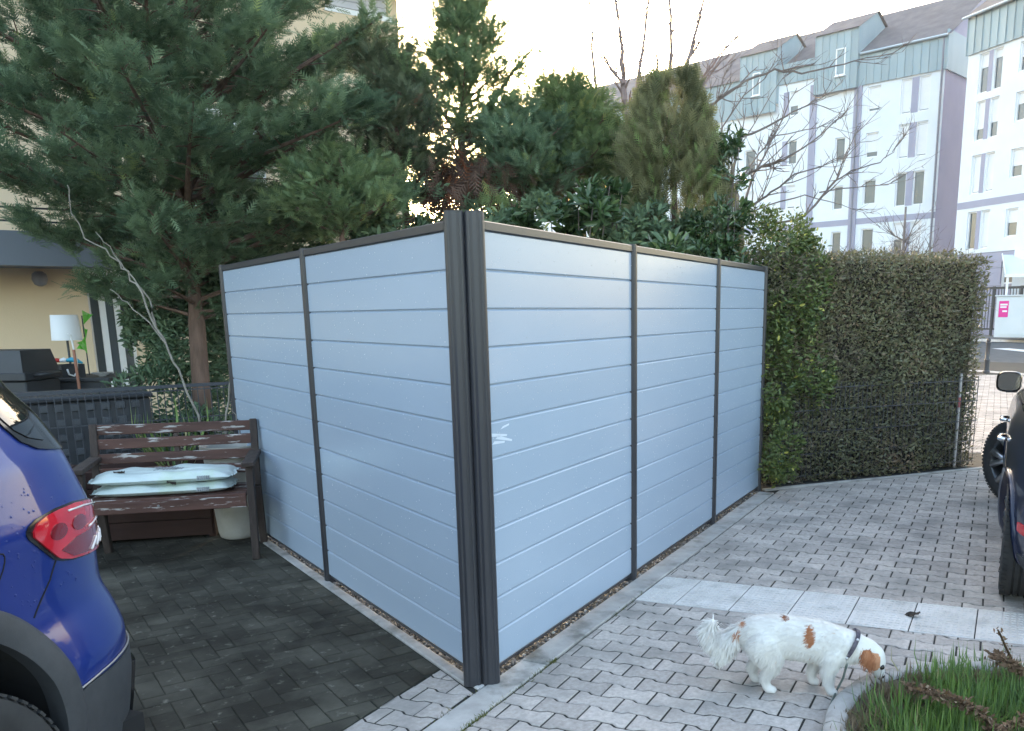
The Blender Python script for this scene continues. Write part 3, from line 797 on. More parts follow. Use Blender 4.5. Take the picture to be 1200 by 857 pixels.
for i in range(nsh):
    m = MB(); m.box((a+0.03,-0.05,wz1+0.02+i*1.26/nsh),(b_-0.03,-0.03,wz1+0.02+(i+1)*1.26/nsh-0.008)); m.build('slat', M_shutter, sr)
far_window(ho, 3.2, 2.0, 2.9, 4.2, -0.06, 0.3); far_window(ho, 1.6, 0.6, 0.9, 2.2, -0.06, 0.0)
# terrace door: white frames, dark glass
a, b_ = min(dx0,dx1), max(dx0,dx1)
m = MB(); w3 = (b_-a)/3
for i in range(4): m.box((a+i*w3-0.035,-0.2,0.12),(a+i*w3+0.035,-0.12,2.12))
m.box((a,-0.2,0.1),(b_,-0.121,0.17)); m.box((a,-0.2,2.06),(b_,-0.121,2.15)); dr = m.build('terrace_door', M_frame, ho)
for i in range(3):
    m = MB(); m.box((a+i*w3+0.036,-0.175,0.171),(a+(i+1)*w3-0.036,-0.15,2.059)); m.build('pane', M_pane, dr)
# terrace canopy
a, b_ = min(cx0,cx1)-0.3, max(cx0,cx1)+2.5
m = MB(); m.box((a,0.0,cz0),(b_,1.0,cz0+0.09)); m.box((a,0.9,cz0-0.02),(b_,1.05,cz0+0.34)); m.build('canopy', mat('grey_canopy', (0.13,0.15,0.18), rough=0.6), ho)
m = MB()
for i in range(2): m.box((a,0.92,cz0+0.44+i*0.14),(b_,0.95,cz0+0.458+i*0.14))
m.build('canopy_rail', M_dark, ho)
m = MB(); m.lathe([(0.04,0.0),(0.075,-0.03),(0.085,-0.09),(0.06,-0.15),(0.02,-0.17)], (lx,0.14,lz+0.06), 14); m.box((lx-0.03,0.0,lz+0.02),(lx+0.03,0.14,lz+0.06)); m.build('wall_lamp', M_pipe, ho, smooth=True, angle=40)

# ================================================================ TREES AND HEDGES
M_bark = mat('reddish_bark', (0.10,0.062,0.045), (0.16,0.10,0.075), rough=0.95, scale=18, stretch=(1,1,0.15), bump=0.012, bscale=30)
M_twig = mat('grey_twig', (0.13,0.105,0.095), (0.19,0.16,0.145), rough=0.9, scale=10)
M_palestem = mat('pale_vine_bark', (0.17,0.15,0.125), (0.26,0.235,0.20), rough=0.9, scale=14, c3=(0.13,0.13,0.075), s3=0.6)
L_cyp = leafmat('cypress_green', (0.085,0.145,0.085), (0.23,0.32,0.175), (0.34,0.41,0.16), rough=0.6, trans=0.4)
L_mid = leafmat('conifer_green', (0.10,0.165,0.08), (0.27,0.35,0.16), (0.33,0.35,0.12), rough=0.6, trans=0.35)
L_jun = leafmat('juniper_green', (0.07,0.10,0.06), (0.19,0.22,0.12), (0.24,0.15,0.10), rough=0.6, trans=0.35)
L_light = leafmat('light_conifer', (0.08,0.13,0.055), (0.22,0.29,0.11), (0.36,0.36,0.12), rough=0.6, trans=0.38)
L_thuja = leafmat('brownish_thuja', (0.11,0.12,0.06), (0.28,0.275,0.13), (0.24,0.33,0.11), rough=0.7, trans=0.35)
L_dead = leafmat('dead_foliage', (0.14,0.05,0.025), (0.30,0.11,0.05), rough=0.8, trans=0.25)
L_deadb = leafmat('brown_foliage', (0.06,0.035,0.025), (0.13,0.075,0.05), rough=0.8, trans=0.2)
L_laurel = leafmat('laurel_leaf', (0.03,0.06,0.026), (0.08,0.14,0.05), (0.15,0.21,0.08), rough=0.25, trans=0.2, spec=0.6)
L_privet = leafmat('golden_privet', (0.05,0.085,0.03), (0.17,0.21,0.055), (0.48,0.45,0.10), rough=0.4, trans=0.28)
L_hedge = leafmat('hedge_leaf', (0.072,0.082,0.042), (0.20,0.19,0.095), (0.25,0.18,0.11), rough=0.42, trans=0.2, spec=0.5)
L_hedge2 = leafmat('hedge_twig', (0.12,0.095,0.07), (0.25,0.20,0.15), rough=0.8, trans=0.0)
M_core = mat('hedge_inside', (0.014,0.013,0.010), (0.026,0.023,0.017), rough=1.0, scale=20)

def frond_template(pairs=8, spread=0.34, w=0.030, droop=0.12):
    v = [(0,-0.012,0),(0,0.012,0),(1,0,-droop)]; f = [(0,1,2)]
    for i in range(pairs):
        x = 0.10+0.80*i/(pairs-1)
        ln = spread*(math.sin(PI*min(1, 0.18+0.80*(i+0.5)/pairs))**0.7)
        for s in (-1, 1):
            xx = x+0.03*s; n = len(v); z = -droop*xx*xx
            tipx, tipy = xx+ln*0.72, s*ln*0.75
            l = math.hypot(tipx-xx, tipy)
            bw_ = w*1.25
            v += [(xx-bw_,0,z),(xx+bw_,0,z),(tipx,tipy,z-0.04*l-0.02)]
            f += [(n,n+1,n+2)]
    return np.array(v), np.array(f)
FR1 = frond_template(5, 0.42, 0.055, 0.10)
FR2 = frond_template(6, 0.44, 0.04, 0.05)
LEAF = (np.array([(0,0,0),(0.28,0.20,0.05),(0.68,0.19,0.03),(1,0,-0.10),(0.68,-0.19,0.03),(0.28,-0.20,0.05)]), np.array([(0,3,2,1),(0,5,4,3)]))
LLEAF = (np.array([(0,0,0),(0.28,0.15,0.04),(0.68,0.155,0.02),(1,0,-0.16),(0.68,-0.155,0.02),(0.28,-0.15,0.04)]), np.array([(0,3,2,1),(0,5,4,3)]))

def poly_at(pts, s):
    s = min(max(s, 0), 0.9999)*(len(pts)-1); i = int(s); t = s-i
    return pts[i]*(1-t)+pts[i+1]*t
def conifer(name, label, group, trunk, r0, nl, prof, pitch, droop, fl, dens, lm, frond=FR1, t0=0.12, extra=None, side=0.30, deadlow=None, seed=1):
    R = random.Random(seed); G = np.random.default_rng(seed)
    root = empty(name, trunk[0]); tag(root, label, 'tree', group)
    o0 = np.array(trunk[0], float); tp = [np.array(p, float)-o0 for p in trunk]
    m = MB(); m.tube(tp, [r0*(1-0.9*i/(len(tp)-1)) for i in range(len(tp))], 9); m.build('trunk', M_bark, root, smooth=True)
    lb = MB(); P = []; X = []; Z = []; S = []; C = []
    for i in range(nl):
        t = t0+(1-t0)*(i+R.random()*0.8)/nl
        p = poly_at(tp, t); az = i*2.39996+R.uniform(-0.4,0.4); Ln = prof(t)*R.uniform(0.62,1.15)
        if Ln < 0.12: Ln = 0.12
        ph = pitch(t)+R.uniform(-0.18,0.18)
        d = np.array([math.cos(az), math.sin(az), 0]); pr = np.array([-d[1], d[0], 0])
        bend = R.uniform(-0.25,0.25)
        pts = []
        for k in range(7):
            s = k/6
            pts.append(p+d*Ln*s*math.cos(ph)+pr*Ln*bend*s*s+np.array([0,0,Ln*(s*math.sin(ph)-droop*s*s+0.5*droop*s**4)]))
        lb.tube(pts, [0.016*Ln*(1-0.85*k/6)+0.003 for k in range(7)], 5, cap=False)
        nf = int(Ln*dens)+4; shade = R.uniform(-0.22,0.22)
        ncl = max(3, int(Ln*6.5)); cl = []
        for c_ in range(ncl):
            s = 0.14+0.86*((c_+R.random())/ncl)**0.8; sd = 1 if c_ % 2 else -1
            off = side*Ln*(1.08-s)*R.uniform(0.25,1.0)+0.02; a = poly_at(pts, s)
            b = poly_at(pts, min(1, s+0.1)); ld = b-a if s < 0.95 else a-poly_at(pts, s-0.1); ld = ld/(np.linalg.norm(ld)+1e-9)
            up_ = R.uniform(0.0,0.55)
            cl.append((a+pr*sd*off*0.9+d*off*0.45+np.array([0,0,R.gauss(0.02,0.05)]), ld*0.8+pr*sd*R.uniform(0.1,0.8)+np.array([0,0,up_]), R.gauss(0,0.13), a))
            lb.tube([a, a*0.4+cl[-1][0]*0.6+np.array([0,0,0.01]), cl[-1][0]], [0.006,0.005,0.003], 4, cap=False)
        for q in range(nf):
            cp, cd_, csh, a0_ = R.choice(cl); cd_ = cd_/np.linalg.norm(cd_); w_ = R.uniform(-0.6,1.0)
            pos = cp+cd_*0.13*w_+np.array([R.gauss(0,0.045),R.gauss(0,0.045),R.gauss(0,0.035)])
            dr = cd_+np.array([R.gauss(0,0.55),R.gauss(0,0.55),R.gauss(0.10,0.40)])
            P.append(pos); X.append(dr); Z.append((R.gauss(0,0.45),R.gauss(0,0.45),1)); S.append(fl*R.uniform(0.55,1.15)); C.append(min(1,max(0,R.gauss(0.42+shade*0.6+csh,0.17))))
    # leader tuft
    for q in range(14):
        P.append(tp[-1]+np.array([R.gauss(0,0.03),R.gauss(0,0.03),-R.random()*0.35])); X.append((R.gauss(0,0.5),R.gauss(0,0.5),0.8)); Z.append((R.gauss(0,1),R.gauss(0,1),0.4)); S.append(fl*0.7); C.append(R.random())
    lb.build('limbs', M_bark, root)
    scatter('crown', frond[0], frond[1], P, X, Z, S, lm, R=np.array(C), parent=root)
    if extra: extra(root, o0, R)
    return root
GRP = 'evergreens behind the privacy fence'
# 1 the big one on the left
tb = np.array([2.74, 4.84, 0.0])
tr1 = [at(236,500,8.0), at(231,380,8.0), at(220,252,8.0), at(210,165,8.0), at(207,40,8.0), at(203,-80,8.05), at(200,-190,8.1)]
tr1[0] = np.array([tr1[0][0], tr1[0][1], 0.0])
def prof1(t): return 2.05*min(1, max(0.02,t-0.08)/0.24)**0.7*(1-max(0,t-0.55)/0.5)**0.8 if t < 1 else 0.2
conifer('conifer_tree', 'big dark spreading cypress with reddish trunk behind the metal fence and bench', GRP, tr1, 0.088, 140, prof1, lambda t: 0.16+0.5*t, 0.08, 0.135, 290, L_cyp, seed=3, t0=0.17)
# 2 tall one in the middle with a dead patch
tr2 = [at(548,330,8.6), at(545,240,8.6), at(540,150,8.6), at(546,80,8.6), at(542,20,8.6), at(545,-45,8.6)]
tr2[0] = np.array([tr2[0][0], tr2[0][1], 0.0])
def dead(root, o0, R):
    P = []; X = []; Z = []; S = []
    for (x, y, dd) in ((530,196,8.0),(545,192,7.95),(560,200,7.95),(548,205,7.9),(535,212,7.9),(566,190,8.0)):
        for q in range(9):
            p = at(x+R.gauss(0,7), y+R.gauss(0,8), dd+R.gauss(0,0.06))-o0
            P.append(p); X.append((R.gauss(0,0.35),R.gauss(0,0.35),-0.9)); Z.append((R.gauss(0,1),R.gauss(-1,1),R.gauss(0,0.3))); S.append(R.uniform(0.13,0.25))
    scatter('dead_fronds', FR2[0], FR2[1], P, X, Z, S, L_dead, parent=root)
    P = []; X = []; Z = []; S = []
    for q in range(420):
        x = R.gauss(545,34); p = at(x, R.gauss(218,24), 8.0+R.gauss(0,0.15))-o0
        P.append(p); X.append((R.gauss(0,0.6),R.gauss(0,0.6),-0.6)); Z.append((R.gauss(0,1),R.gauss(0,1),R.gauss(0,0.5))); S.append(R.uniform(0.12,0.26))
    scatter('brown_fronds', FR2[0], FR2[1], P, X, Z, S, L_deadb, parent=root)
    P = []; X = []; Z = []; S = []
    for q in range(26):
        p = at(R.gauss(580,9), R.gauss(228,9), 7.8+R.gauss(0,0.05))-o0
        P.append(p); X.append((R.gauss(0,0.4),R.gauss(0,0.4),-0.8)); Z.append((R.gauss(-1,0.6),R.gauss(-1,0.6),R.gauss(0.4,0.4))); S.append(R.uniform(0.14,0.24))
    scatter('fresh_fronds', FR2[0], FR2[1], P, X, Z, S, L_light, R=np.array([R.uniform(0.75,1) for _ in P]), parent=root)
def prof2(t): return 0.27+0.50*max(0, 1-(t-0.40)/0.40) if t > 0.40 else 0.85
def longlimb(root, o0, R):
    dead(root, o0, R)
    m = MB(); pts = [at(548,165,8.6)-o0, at(572,130,8.6)-o0, at(598,88,8.6)-o0, at(628,52,8.6)-o0]; m.tube(pts, [0.03,0.024,0.016,0.006], 6); m.build('limb', M_bark, root, smooth=True)
    P = []; X = []; Z = []; S = []
    for q in range(70):
        s = R.random()**0.8; a = poly_at(pts, s); P.append(a+np.array([R.gauss(0,0.05) for _ in range(3)])); dv = pts[-1]-pts[0]; dv = dv/np.linalg.norm(dv)
        X.append(dv*0.7+np.array([R.gauss(0,0.45) for _ in range(3)])); Z.append((R.gauss(0,1),R.gauss(0,1),1)); S.append(R.uniform(0.10,0.2))
    scatter('limb_foliage', FR1[0], FR1[1], P, X, Z, S, L_mid, parent=root)
conifer('conifer_tree', 'tall ragged conifer behind the corner post with an orange dead patch low on its crown', GRP, tr2, 0.06, 84, prof2, lambda t: 0.15+0.6*t, 0.05, 0.115, 300, L_mid, seed=8, t0=0.2, extra=longlimb)
# 3 brownish juniper left of it
tr3 = [at(474,340,8.0), at(476,250,8.0), at(468,170,8.0), at(455,110,8.0), at(447,72,8.0)]
tr3[0] = np.array([tr3[0][0], tr3[0][1], 0.0])
conifer('conifer_tree', 'small brownish juniper between the big cypress and the ragged conifer', GRP, tr3, 0.045, 64, lambda t: 0.56*(1.03-t)**0.6+0.06, lambda t: 0.35+0.3*t, 0.0, 0.11, 280, L_jun, frond=FR1, seed=12, t0=0.3)
# low juniper spread in the gap right of the cypress
tr3b = [at(400,345,7.4), at(402,280,7.4), at(405,235,7.4), at(402,190,7.4)]
tr3b[0] = np.array([tr3b[0][0], tr3b[0][1], 0.0])
conifer('conifer_tree', 'low bright green conifer peeping over the left privacy fence', GRP, tr3b, 0.045, 44, lambda t: 0.75*(1.05-t)**0.6, lambda t: 0.3, 0.05, 0.115, 280, L_mid, seed=14, t0=0.35)
# 4 light conifer right of the middle
tr4 = [at(668,330,8.7), at(668,240,8.7), at(664,170,8.7), at(660,112,8.7)]
tr4[0] = np.array([tr4[0][0], tr4[0][1], 0.0])
conifer('conifer_tree', 'lighter green loose conifer right of the ragged one, above the first bay', GRP, tr4, 0.05, 76, lambda t: 0.95*(1.04-t)**0.75+0.05, lambda t: 0.25+0.45*t, 0.03, 0.12, 280, L_light, seed=21, t0=0.3)
tr5 = [at(612,330,8.3), at(612,250,8.3), at(608,190,8.3), at(606,158,8.3)]
tr5[0] = np.array([tr5[0][0], tr5[0][1], 0.0])
conifer('conifer_tree', 'dark low conifer filling the gap behind the first bay', GRP, tr5, 0.05, 50, lambda t: 0.75*(1.04-t)**0.6+0.05, lambda t: 0.25+0.3*t, 0.03, 0.115, 280, L_cyp, seed=22, t0=0.35)
# 5 dense brownish thuja: upright fans on a tall egg
def thuja(name, label, base, rad, h, n, lm, seed, flat=1.0):
    R = random.Random(seed); root = empty(name, base); tag(root, label, 'tree', GRP)
    m = MB(); m.tube([(0,0,0),(0.02,0.01,h*0.5),(0,0,h*0.9)], [0.06,0.04,0.01], 8); m.build('trunk', M_bark, root, smooth=True)
    P = []; X = []; Z = []; S = []; C = []
    lumps = [(R.uniform(0,2*PI), R.uniform(0.15,0.95), R.uniform(0.66,1.22), R.uniform(-0.35,0.35)) for _ in range(64)]
    for q in range(n):
        a0, t0_, k, sh = R.choice(lumps)
        a = a0+R.gauss(0,0.24); t = min(0.985, max(0.02, t0_+R.gauss(0,0.055)))
        rr = rad*k*(min(1, t/0.25)**0.4)*max(0,1-max(0,(t-0.45)/0.56)**2.1)**0.5 if t < 1 else 0.02
        rr = max(0.02, rr)*(0.50+0.56*R.random()**0.5)
        d = np.array([math.cos(a), math.sin(a), 0])
        P.append(d*rr+np.array([0,0,t*h])); up = R.uniform(0.35,1.0)
        X.append(d*R.uniform(0.1,0.7)+np.array([R.gauss(0,0.36),R.gauss(0,0.36),up])); Z.append((d[1]+R.gauss(0,0.7),-d[0]+R.gauss(0,0.7),R.gauss(0,0.3))); S.append(R.uniform(0.09,0.19)); C.append(min(1,max(0,R.gauss(0.45+sh,0.26))))
    scatter('crown', FR2[0], FR2[1], P, X, Z, S, lm, R=np.array(C), parent=root)
    return root
p = at(790,300,8.3); top = at(780,100,8.3)[2]
thuja('thuja_tree', 'dense brownish upright thuja behind the second bay', (p[0],p[1],0), 0.55, top, 8000, L_thuja, 5)
p = at(735,300,8.5); thuja('thuja_tree', 'slim green thuja leaning on the brownish one', (p[0],p[1],0), 0.34, at(735,150,8.5)[2], 3400, L_light, 6)

# ---- broad-leaved shrubs
def shrub(name, label, cat, base, blobs, n, lm, size, leaf=LEAF, seed=1, stem=True, up=0.5, group=None, spread=0.9, col=(0.45,0.22)):
    """blobs: (centre, radii) in world units; leaves sit towards the blobs' skins"""
    R = random.Random(seed); root = empty(name, base); tag(root, label, cat, group); b0 = np.array(base, float)
    P = []; X = []; Z = []; S = []; C = []
    tot = sum(b[1][0]*b[1][1]+b[1][1]*b[1][2]+b[1][0]*b[1][2] for b in blobs)
    for c, r in blobs:
        k = int(n*(r[0]*r[1]+r[1]*r[2]+r[0]*r[2])/tot)
        cl = [(np.array([R.gauss(0,1) for _ in range(3)]), R.uniform(-0.25,0.25)) for _ in range(max(6, k//60))]
        for q in range(k):
            v, sh = R.choice(cl); v = v/np.linalg.norm(v)+np.array([R.gauss(0,0.22) for _ in range(3)]); v = v/np.linalg.norm(v)
            rad = 1-abs(R.gauss(0,0.22))+R.gauss(0,0.05)
            P.append(np.array(c)+v*np.array(r)*rad-b0)
            X.append(v*0.6+np.array([R.gauss(0,spread),R.gauss(0,spread),R.gauss(up,0.5)])); Z.append(v+np.array([R.gauss(0,0.5),R.gauss(0,0.5),0.6+R.gauss(0,0.4)]))
            S.append(size*R.uniform(0.65,1.2)); C.append(min(1,max(0,R.gauss(col[0]+sh*0.6,col[1]))))
    scatter('foliage', leaf[0], leaf[1], P, X, Z, S, lm, R=np.array(C), parent=root)
    if stem:
        m = MB()
        for q in range(9):
            c, r = R.choice(blobs); e = np.array(c)+np.array([R.gauss(0,0.4)*r[0],R.gauss(0,0.4)*r[1],R.uniform(0,0.8)*r[2]])-b0
            a = np.array([R.gauss(0,0.06),R.gauss(0,0.06),0]); m.tube([a, a*0.5+e*0.5+np.array([R.gauss(0,0.05),R.gauss(0,0.05),0]), e], [0.016,0.011,0.004], 5)
        m.build('stems', M_twig, root)
    return root
def px_blob(x, y, D, rx, ry, rd=None):
    k = D/FPX
    return (at(x,y,D), (rx*k, (rd or rx)*k, ry*k))
SG = 'broad-leaved shrubs behind the privacy fence'
b = at(668,300,7.6); shrub('laurel_shrub', 'glossy cherry laurel with large leaves showing over the first bay', 'shrub', (b[0],b[1],0), [px_blob(690,262,7.5,46,28,40), px_blob(640,262,7.7,40,22,40), px_blob(705,235,7.6,26,22), px_blob(680,310,7.6,70,40,40)], 1500, L_laurel, 0.135, LLEAF, 31, group=SG)
b = at(790,310,6.9); shrub('laurel_shrub', 'low rosette of pale laurel leaves peeping over the second bay', 'shrub', (b[0],b[1],0), [px_blob(790,292,6.9,20,12), px_blob(790,330,6.9,28,40)], 220, L_laurel, 0.13, LLEAF, 32, group=SG, col=(0.75,0.2))
b = at(850,310,7.7); shrub('laurel_shrub', 'dark upright laurel between the brownish thuja and the golden bush', 'shrub', (b[0],b[1],0), [px_blob(845,262,7.7,34,38), px_blob(857,205,7.8,20,40), px_blob(858,165,7.9,9,22), px_blob(840,320,7.6,44,40)], 1500, L_laurel, 0.085, LLEAF, 33, group=SG, spread=0.7)
b = at(760,320,8.0); shrub('evergreen_shrub', 'dark evergreen filling the space under the conifers', 'shrub', (b[0],b[1],0), [px_blob(600,285,8.0,90,34,40), px_blob(740,285,8.0,70,34,40), px_blob(470,290,7.9,70,34,40), px_blob(425,266,7.7,44,22,24), px_blob(632,252,8.2,34,24,26), px_blob(634,250,7.3,26,20,20), px_blob(500,240,8.0,40,26,26), px_blob(462,244,8.0,40,26,26), px_blob(575,246,8.0,40,24,26), px_blob(485,264,7.7,44,22,24), px_blob(445,258,8.1,44,30,30), px_blob(770,270,8.0,60,30,30), px_blob(820,290,8.0,50,40,40)], 8500, L_cyp, 0.09, LLEAF, 34, group=SG, stem=False)

b = at(225,420,8.3); shrub('evergreen_shrub', 'shady evergreen filling the gap behind the bench and metal fence', 'shrub', (b[0],b[1],0), [px_blob(232,400,8.5,50,60,40), px_blob(165,300,8.5,46,44,36), px_blob(270,290,8.4,70,60,40), px_blob(335,270,8.4,60,50,40), px_blob(215,330,8.45,64,60,30), px_blob(180,370,8.4,34,40,30), px_blob(205,470,8.3,95,42,30), px_blob(262,360,8.6,28,70,30), px_blob(175,405,8.7,24,40,24), px_blob(240,520,8.0,70,40,30)], 22000, L_cyp, 0.075, LLEAF, 35, stem=False, col=(0.25,0.18))

# ---- clipped hedge: twiggy inside, small leaves on the skin
HA3 = np.array([4.75,-0.05]); HB3 = np.array([6.50,-1.63]); hl = np.linalg.norm(HB3-HA3); hdd = (HB3-HA3)/hl; hnn = np.array([hdd[1],-hdd[0]])
if hnn[0] > 0: hnn = -hnn
hroot = empty('clipped_hedge', (HA3[0],HA3[1],0), math.atan2(hdd[1],hdd[0])); tag(hroot, 'tall clipped brownish green hedge behind the wire fence', 'hedge')
HH, HW = 2.02, 1.0          # local: x along, y = away from the yard (local +y), front at y=0
ysign = 1.0 if (np.array([-hdd[1],hdd[0]])@hnn) < 0 else -1.0
R = random.Random(77)
def hskin(n, size, mt, name, depth, tmpl=LEAF, twig=False, seed=1):
    R = random.Random(seed); P = []; X = []; Z = []; S = []; C = []
    A = [(hl*HH, 'f'), (hl*HW, 't'), (HW*HH, 'e')]
    bumps = [(R.uniform(0,hl), R.uniform(0,HH), R.uniform(0.1,0.3), R.uniform(-0.05,0.06), R.uniform(-0.3,0.3)) for _ in range(70)]
    for q in range(n):
        f = R.choices(A, [0.66,0.15,0.19])[0][1]
        dd = abs(R.gauss(0,depth))-0.03
        if f == 'f':
            u, v = R.uniform(-0.1,hl+0.02), HH*R.random()**0.9
            off = sum(b_[3]*math.exp(-((u-b_[0])**2+(v-b_[1])**2)/b_[2]**2) for b_ in bumps); sh = sum(b_[4]*math.exp(-((u-b_[0])**2+(v-b_[1])**2)/b_[2]**2) for b_ in bumps)
            p = (u, ysign*(dd-off*0.8+0.03*math.sin(v*2)), v); nrm = (0,-ysign,0.25)
        elif f == 't':
            u, v = R.uniform(-0.1,hl+0.03), R.uniform(0,HW); sh = 0
            p = (u, ysign*v, HH-dd+0.03*math.sin(u*7)+R.gauss(0,0.012)); nrm = (0,0,1)
        else:
            u, v = R.uniform(0,HW), HH*R.random()**0.9; sh = 0
            p = (hl-dd-0.03+0.02*math.sin(v*5), ysign*u, v); nrm = (1,0,0.25)
        P.append(p); N_ = np.array(nrm)
        X.append(N_*(1.0 if twig else 0.45)+np.array([R.gauss(0,0.8),R.gauss(0,0.8),R.gauss(0.25,0.6)])); Z.append(N_+np.array([R.gauss(0,0.55),R.gauss(0,0.55),R.gauss(0.3,0.5)]))
        S.append(size*R.uniform(0.6,1.25)); C.append(min(1,max(0,R.gauss(0.45+sh,0.24))))
    return scatter(name, tmpl[0], tmpl[1], P, X, Z, S, mt, R=np.array(C), parent=hroot)
hskin(36000, 0.037, L_hedge, 'leaves', 0.06, seed=2)
TW = (np.array([(0,-0.012,0),(0,0.012,0),(0.55,0.02,0.04),(1,0,0.0),(0.55,-0.0,0.055)]), np.array([(0,1,2),(0,2,4),(4,2,3)]))
hskin(15000, 0.09, L_hedge2, 'twigs', 0.07, TW, True, seed=4)
tag(hskin(420, 0.20, L_hedge2, 'shoots', 0.03, TW, True, seed=9), kind='stuff')
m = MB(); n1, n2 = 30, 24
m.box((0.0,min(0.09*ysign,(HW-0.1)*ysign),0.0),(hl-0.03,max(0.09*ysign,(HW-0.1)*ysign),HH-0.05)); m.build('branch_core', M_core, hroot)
b = at(925,560,7.75)
shrub('privet_bush', 'yellow green privet with pale leaf edges at the end of the grey fence', 'shrub', (4.98,-0.12,0),
      [px_blob(918,300,7.75,54,56,36), px_blob(925,390,7.75,50,74,34), px_blob(905,450,7.6,30,80,26), px_blob(945,340,7.7,38,66,30), px_blob(915,520,7.6,36,50,26), px_blob(888,272,7.8,32,30), px_blob(952,430,7.8,28,60,26)], 12000, L_privet, 0.046, LEAF, 41, up=0.3, stem=False)

# ---- bare deciduous trees: drawn limbs with grown twigs
def bare_tree(name, label, group, D, limbs, trunk, seed, twig_n=9, twig_l=0.4, rad=1.0, mt=None, cat='tree'):
    R = random.Random(seed)
    t0_ = np.array(trunk[0]); root = empty(name, t0_); tag(root, label, cat, group); mt = mt or M_twig
    m = MB(); m.tube([np.array(q)-t0_ for q in trunk], [0.07*rad*(1-0.45*i/(len(trunk)-1)) for i in range(len(trunk))], 9); m.build('trunk', mt, root, smooth=True)
    def grow(mb, a, d, ln, r, lvl):
        pts = [a]; d = d/np.linalg.norm(d)
        for k in range(4):
            d = d+np.array([R.gauss(0,0.16),R.gauss(0,0.16),R.gauss(0.05,0.12)]); d /= np.linalg.norm(d); pts.append(pts[-1]+d*ln/4)
        mb.tube(pts, [r,r*0.85,r*0.7,r*0.55,r*0.3], 4, cap=False)
        if lvl > 0:
            for k in range(R.randint(2,4)):
                q = R.randint(1,4); grow(mb, pts[q], d+np.array([R.gauss(0,0.7),R.gauss(0,0.7),R.gauss(0.1,0.5)]), ln*R.uniform(0.35,0.65), r*0.6, lvl-1)
    for lm in limbs:
        pts = lm[0]; r0 = lm[1]*rad; mb = MB()
        q = [np.array(p_)-t0_ for p_ in pts]
        fine = [poly_at(q, i/(3*(len(q)-1)))+np.array([R.gauss(0,0.006) for _ in range(3)]) for i in range(3*(len(q)-1))]+[q[-1]]
        mb.tube(fine, [r0*(1-0.82*i/(len(fine)-1)) for i in range(len(fine))], 6, cap=False)
        for k in range(lm[2] if len(lm) > 2 else twig_n):
            s = R.uniform(0.12,1.0); a = poly_at(q, s); d = poly_at(q, min(1,s+0.08))-poly_at(q, max(0,s-0.08)); d = d/(np.linalg.norm(d)+1e-9)
            grow(mb, a, d+np.array([R.gauss(0,0.45),R.gauss(0,0.45),R.gauss(0.12,0.45)]), twig_l*R.uniform(0.4,1.2), r0*(1-0.7*s)*0.45+0.0022, 1)
        mb.build('limb', mt, root)
    return root
def PL(l, D, dd=0.0):
    return [at(x, y, D+dd*i) for i, (x, y) in enumerate(l)]
D = 9.6
base = at(868,300,D); base[2] = 0
trk = [base, at(866,262,D), at(862,232,D), at(850,205,D)]
limbs = [(PL([(866,250),(884,205),(902,170),(925,120),(934,103)],D,0.05),0.016), (PL([(855,215),(870,160),(902,147),(930,131),(954,120),(968,110)],D,0.08),0.017), (PL([(856,222),(880,202),(900,193),(919,187),(951,167),(984,140),(998,124)],D,-0.06),0.017),
         (PL([(866,250),(885,238),(904,226),(932,204),(962,195),(992,180)],D,-0.1),0.016), (PL([(866,262),(905,262),(943,254),(979,211),(988,189),(1001,160),(1012,146)],D,0.04),0.016), (PL([(943,254),(979,213),(998,200),(1032,190),(1046,178),(1058,162)],D+0.1,-0.02),0.011),
         (PL([(960,225),(1000,219),(1040,217),(1060,205)],D,0.02),0.008,5), (PL([(850,210),(826,131),(845,114),(873,94),(908,82),(940,86),(968,80),(1000,72),(1046,62),(1066,50)],D,0.03),0.018,12), (PL([(850,205),(822,140),(838,120),(852,78)],D,0.1),0.012),
         (PL([(850,205),(845,150),(872,112),(896,92),(917,60)],D,0.08),0.012), (PL([(866,255),(900,240),(945,228),(985,240),(1015,250)],D,-0.05),0.010,6), (PL([(858,225),(890,180),(905,160),(960,150),(1000,132)],D,0.1),0.011), (PL([(850,205),(868,170),(905,110),(940,60)],D,0.12),0.009,5)]
bare_tree('bare_tree', 'bare spreading tree whose branches cross the pale apartment block', 'bare deciduous trees', D, limbs, trk, 50, 10, 0.42)
D = 9.2
base = at(765,300,D); base[2] = 0
trk = [base, at(764,260,D), at(760,200,D)]
lim2 = [(PL([(760,215),(712,150),(703,130),(697,82),(693,40),(691,0)],D,0.03),0.031,11), (PL([(760,205),(732,130),(731,96),(729,60),(722,0),(720,-40)],D,0.02),0.044,11), (PL([(731,100),(716,82),(708,66),(690,50)],D,0.02),0.020,8), (PL([(760,200),(746,105),(753,60),(760,0),(762,-40)],D,0.02),0.027,10),
        (PL([(764,215),(784,102),(787,60),(785,0),(782,-40)],D,-0.02),0.031,11), (PL([(766,220),(798,102),(809,60),(822,10),(828,-20)],D,0.02),0.034,11), (PL([(766,225),(800,130),(818,100),(842,66),(876,30),(886,0)],D,0.05),0.020,9), (PL([(800,130),(830,92),(862,40)],D,0.05),0.017,8), (PL([(760,215),(770,80),(772,10)],D,0.06),0.017,8)]
bare_tree('bare_tree', 'bare tree of long upright shoots rising behind the brownish thuja', 'bare deciduous trees', D, lim2, trk, 51, 7, 0.30, mt=mat('pinkish_shoots', (0.19,0.13,0.115), (0.26,0.19,0.17), rough=0.85, scale=12))
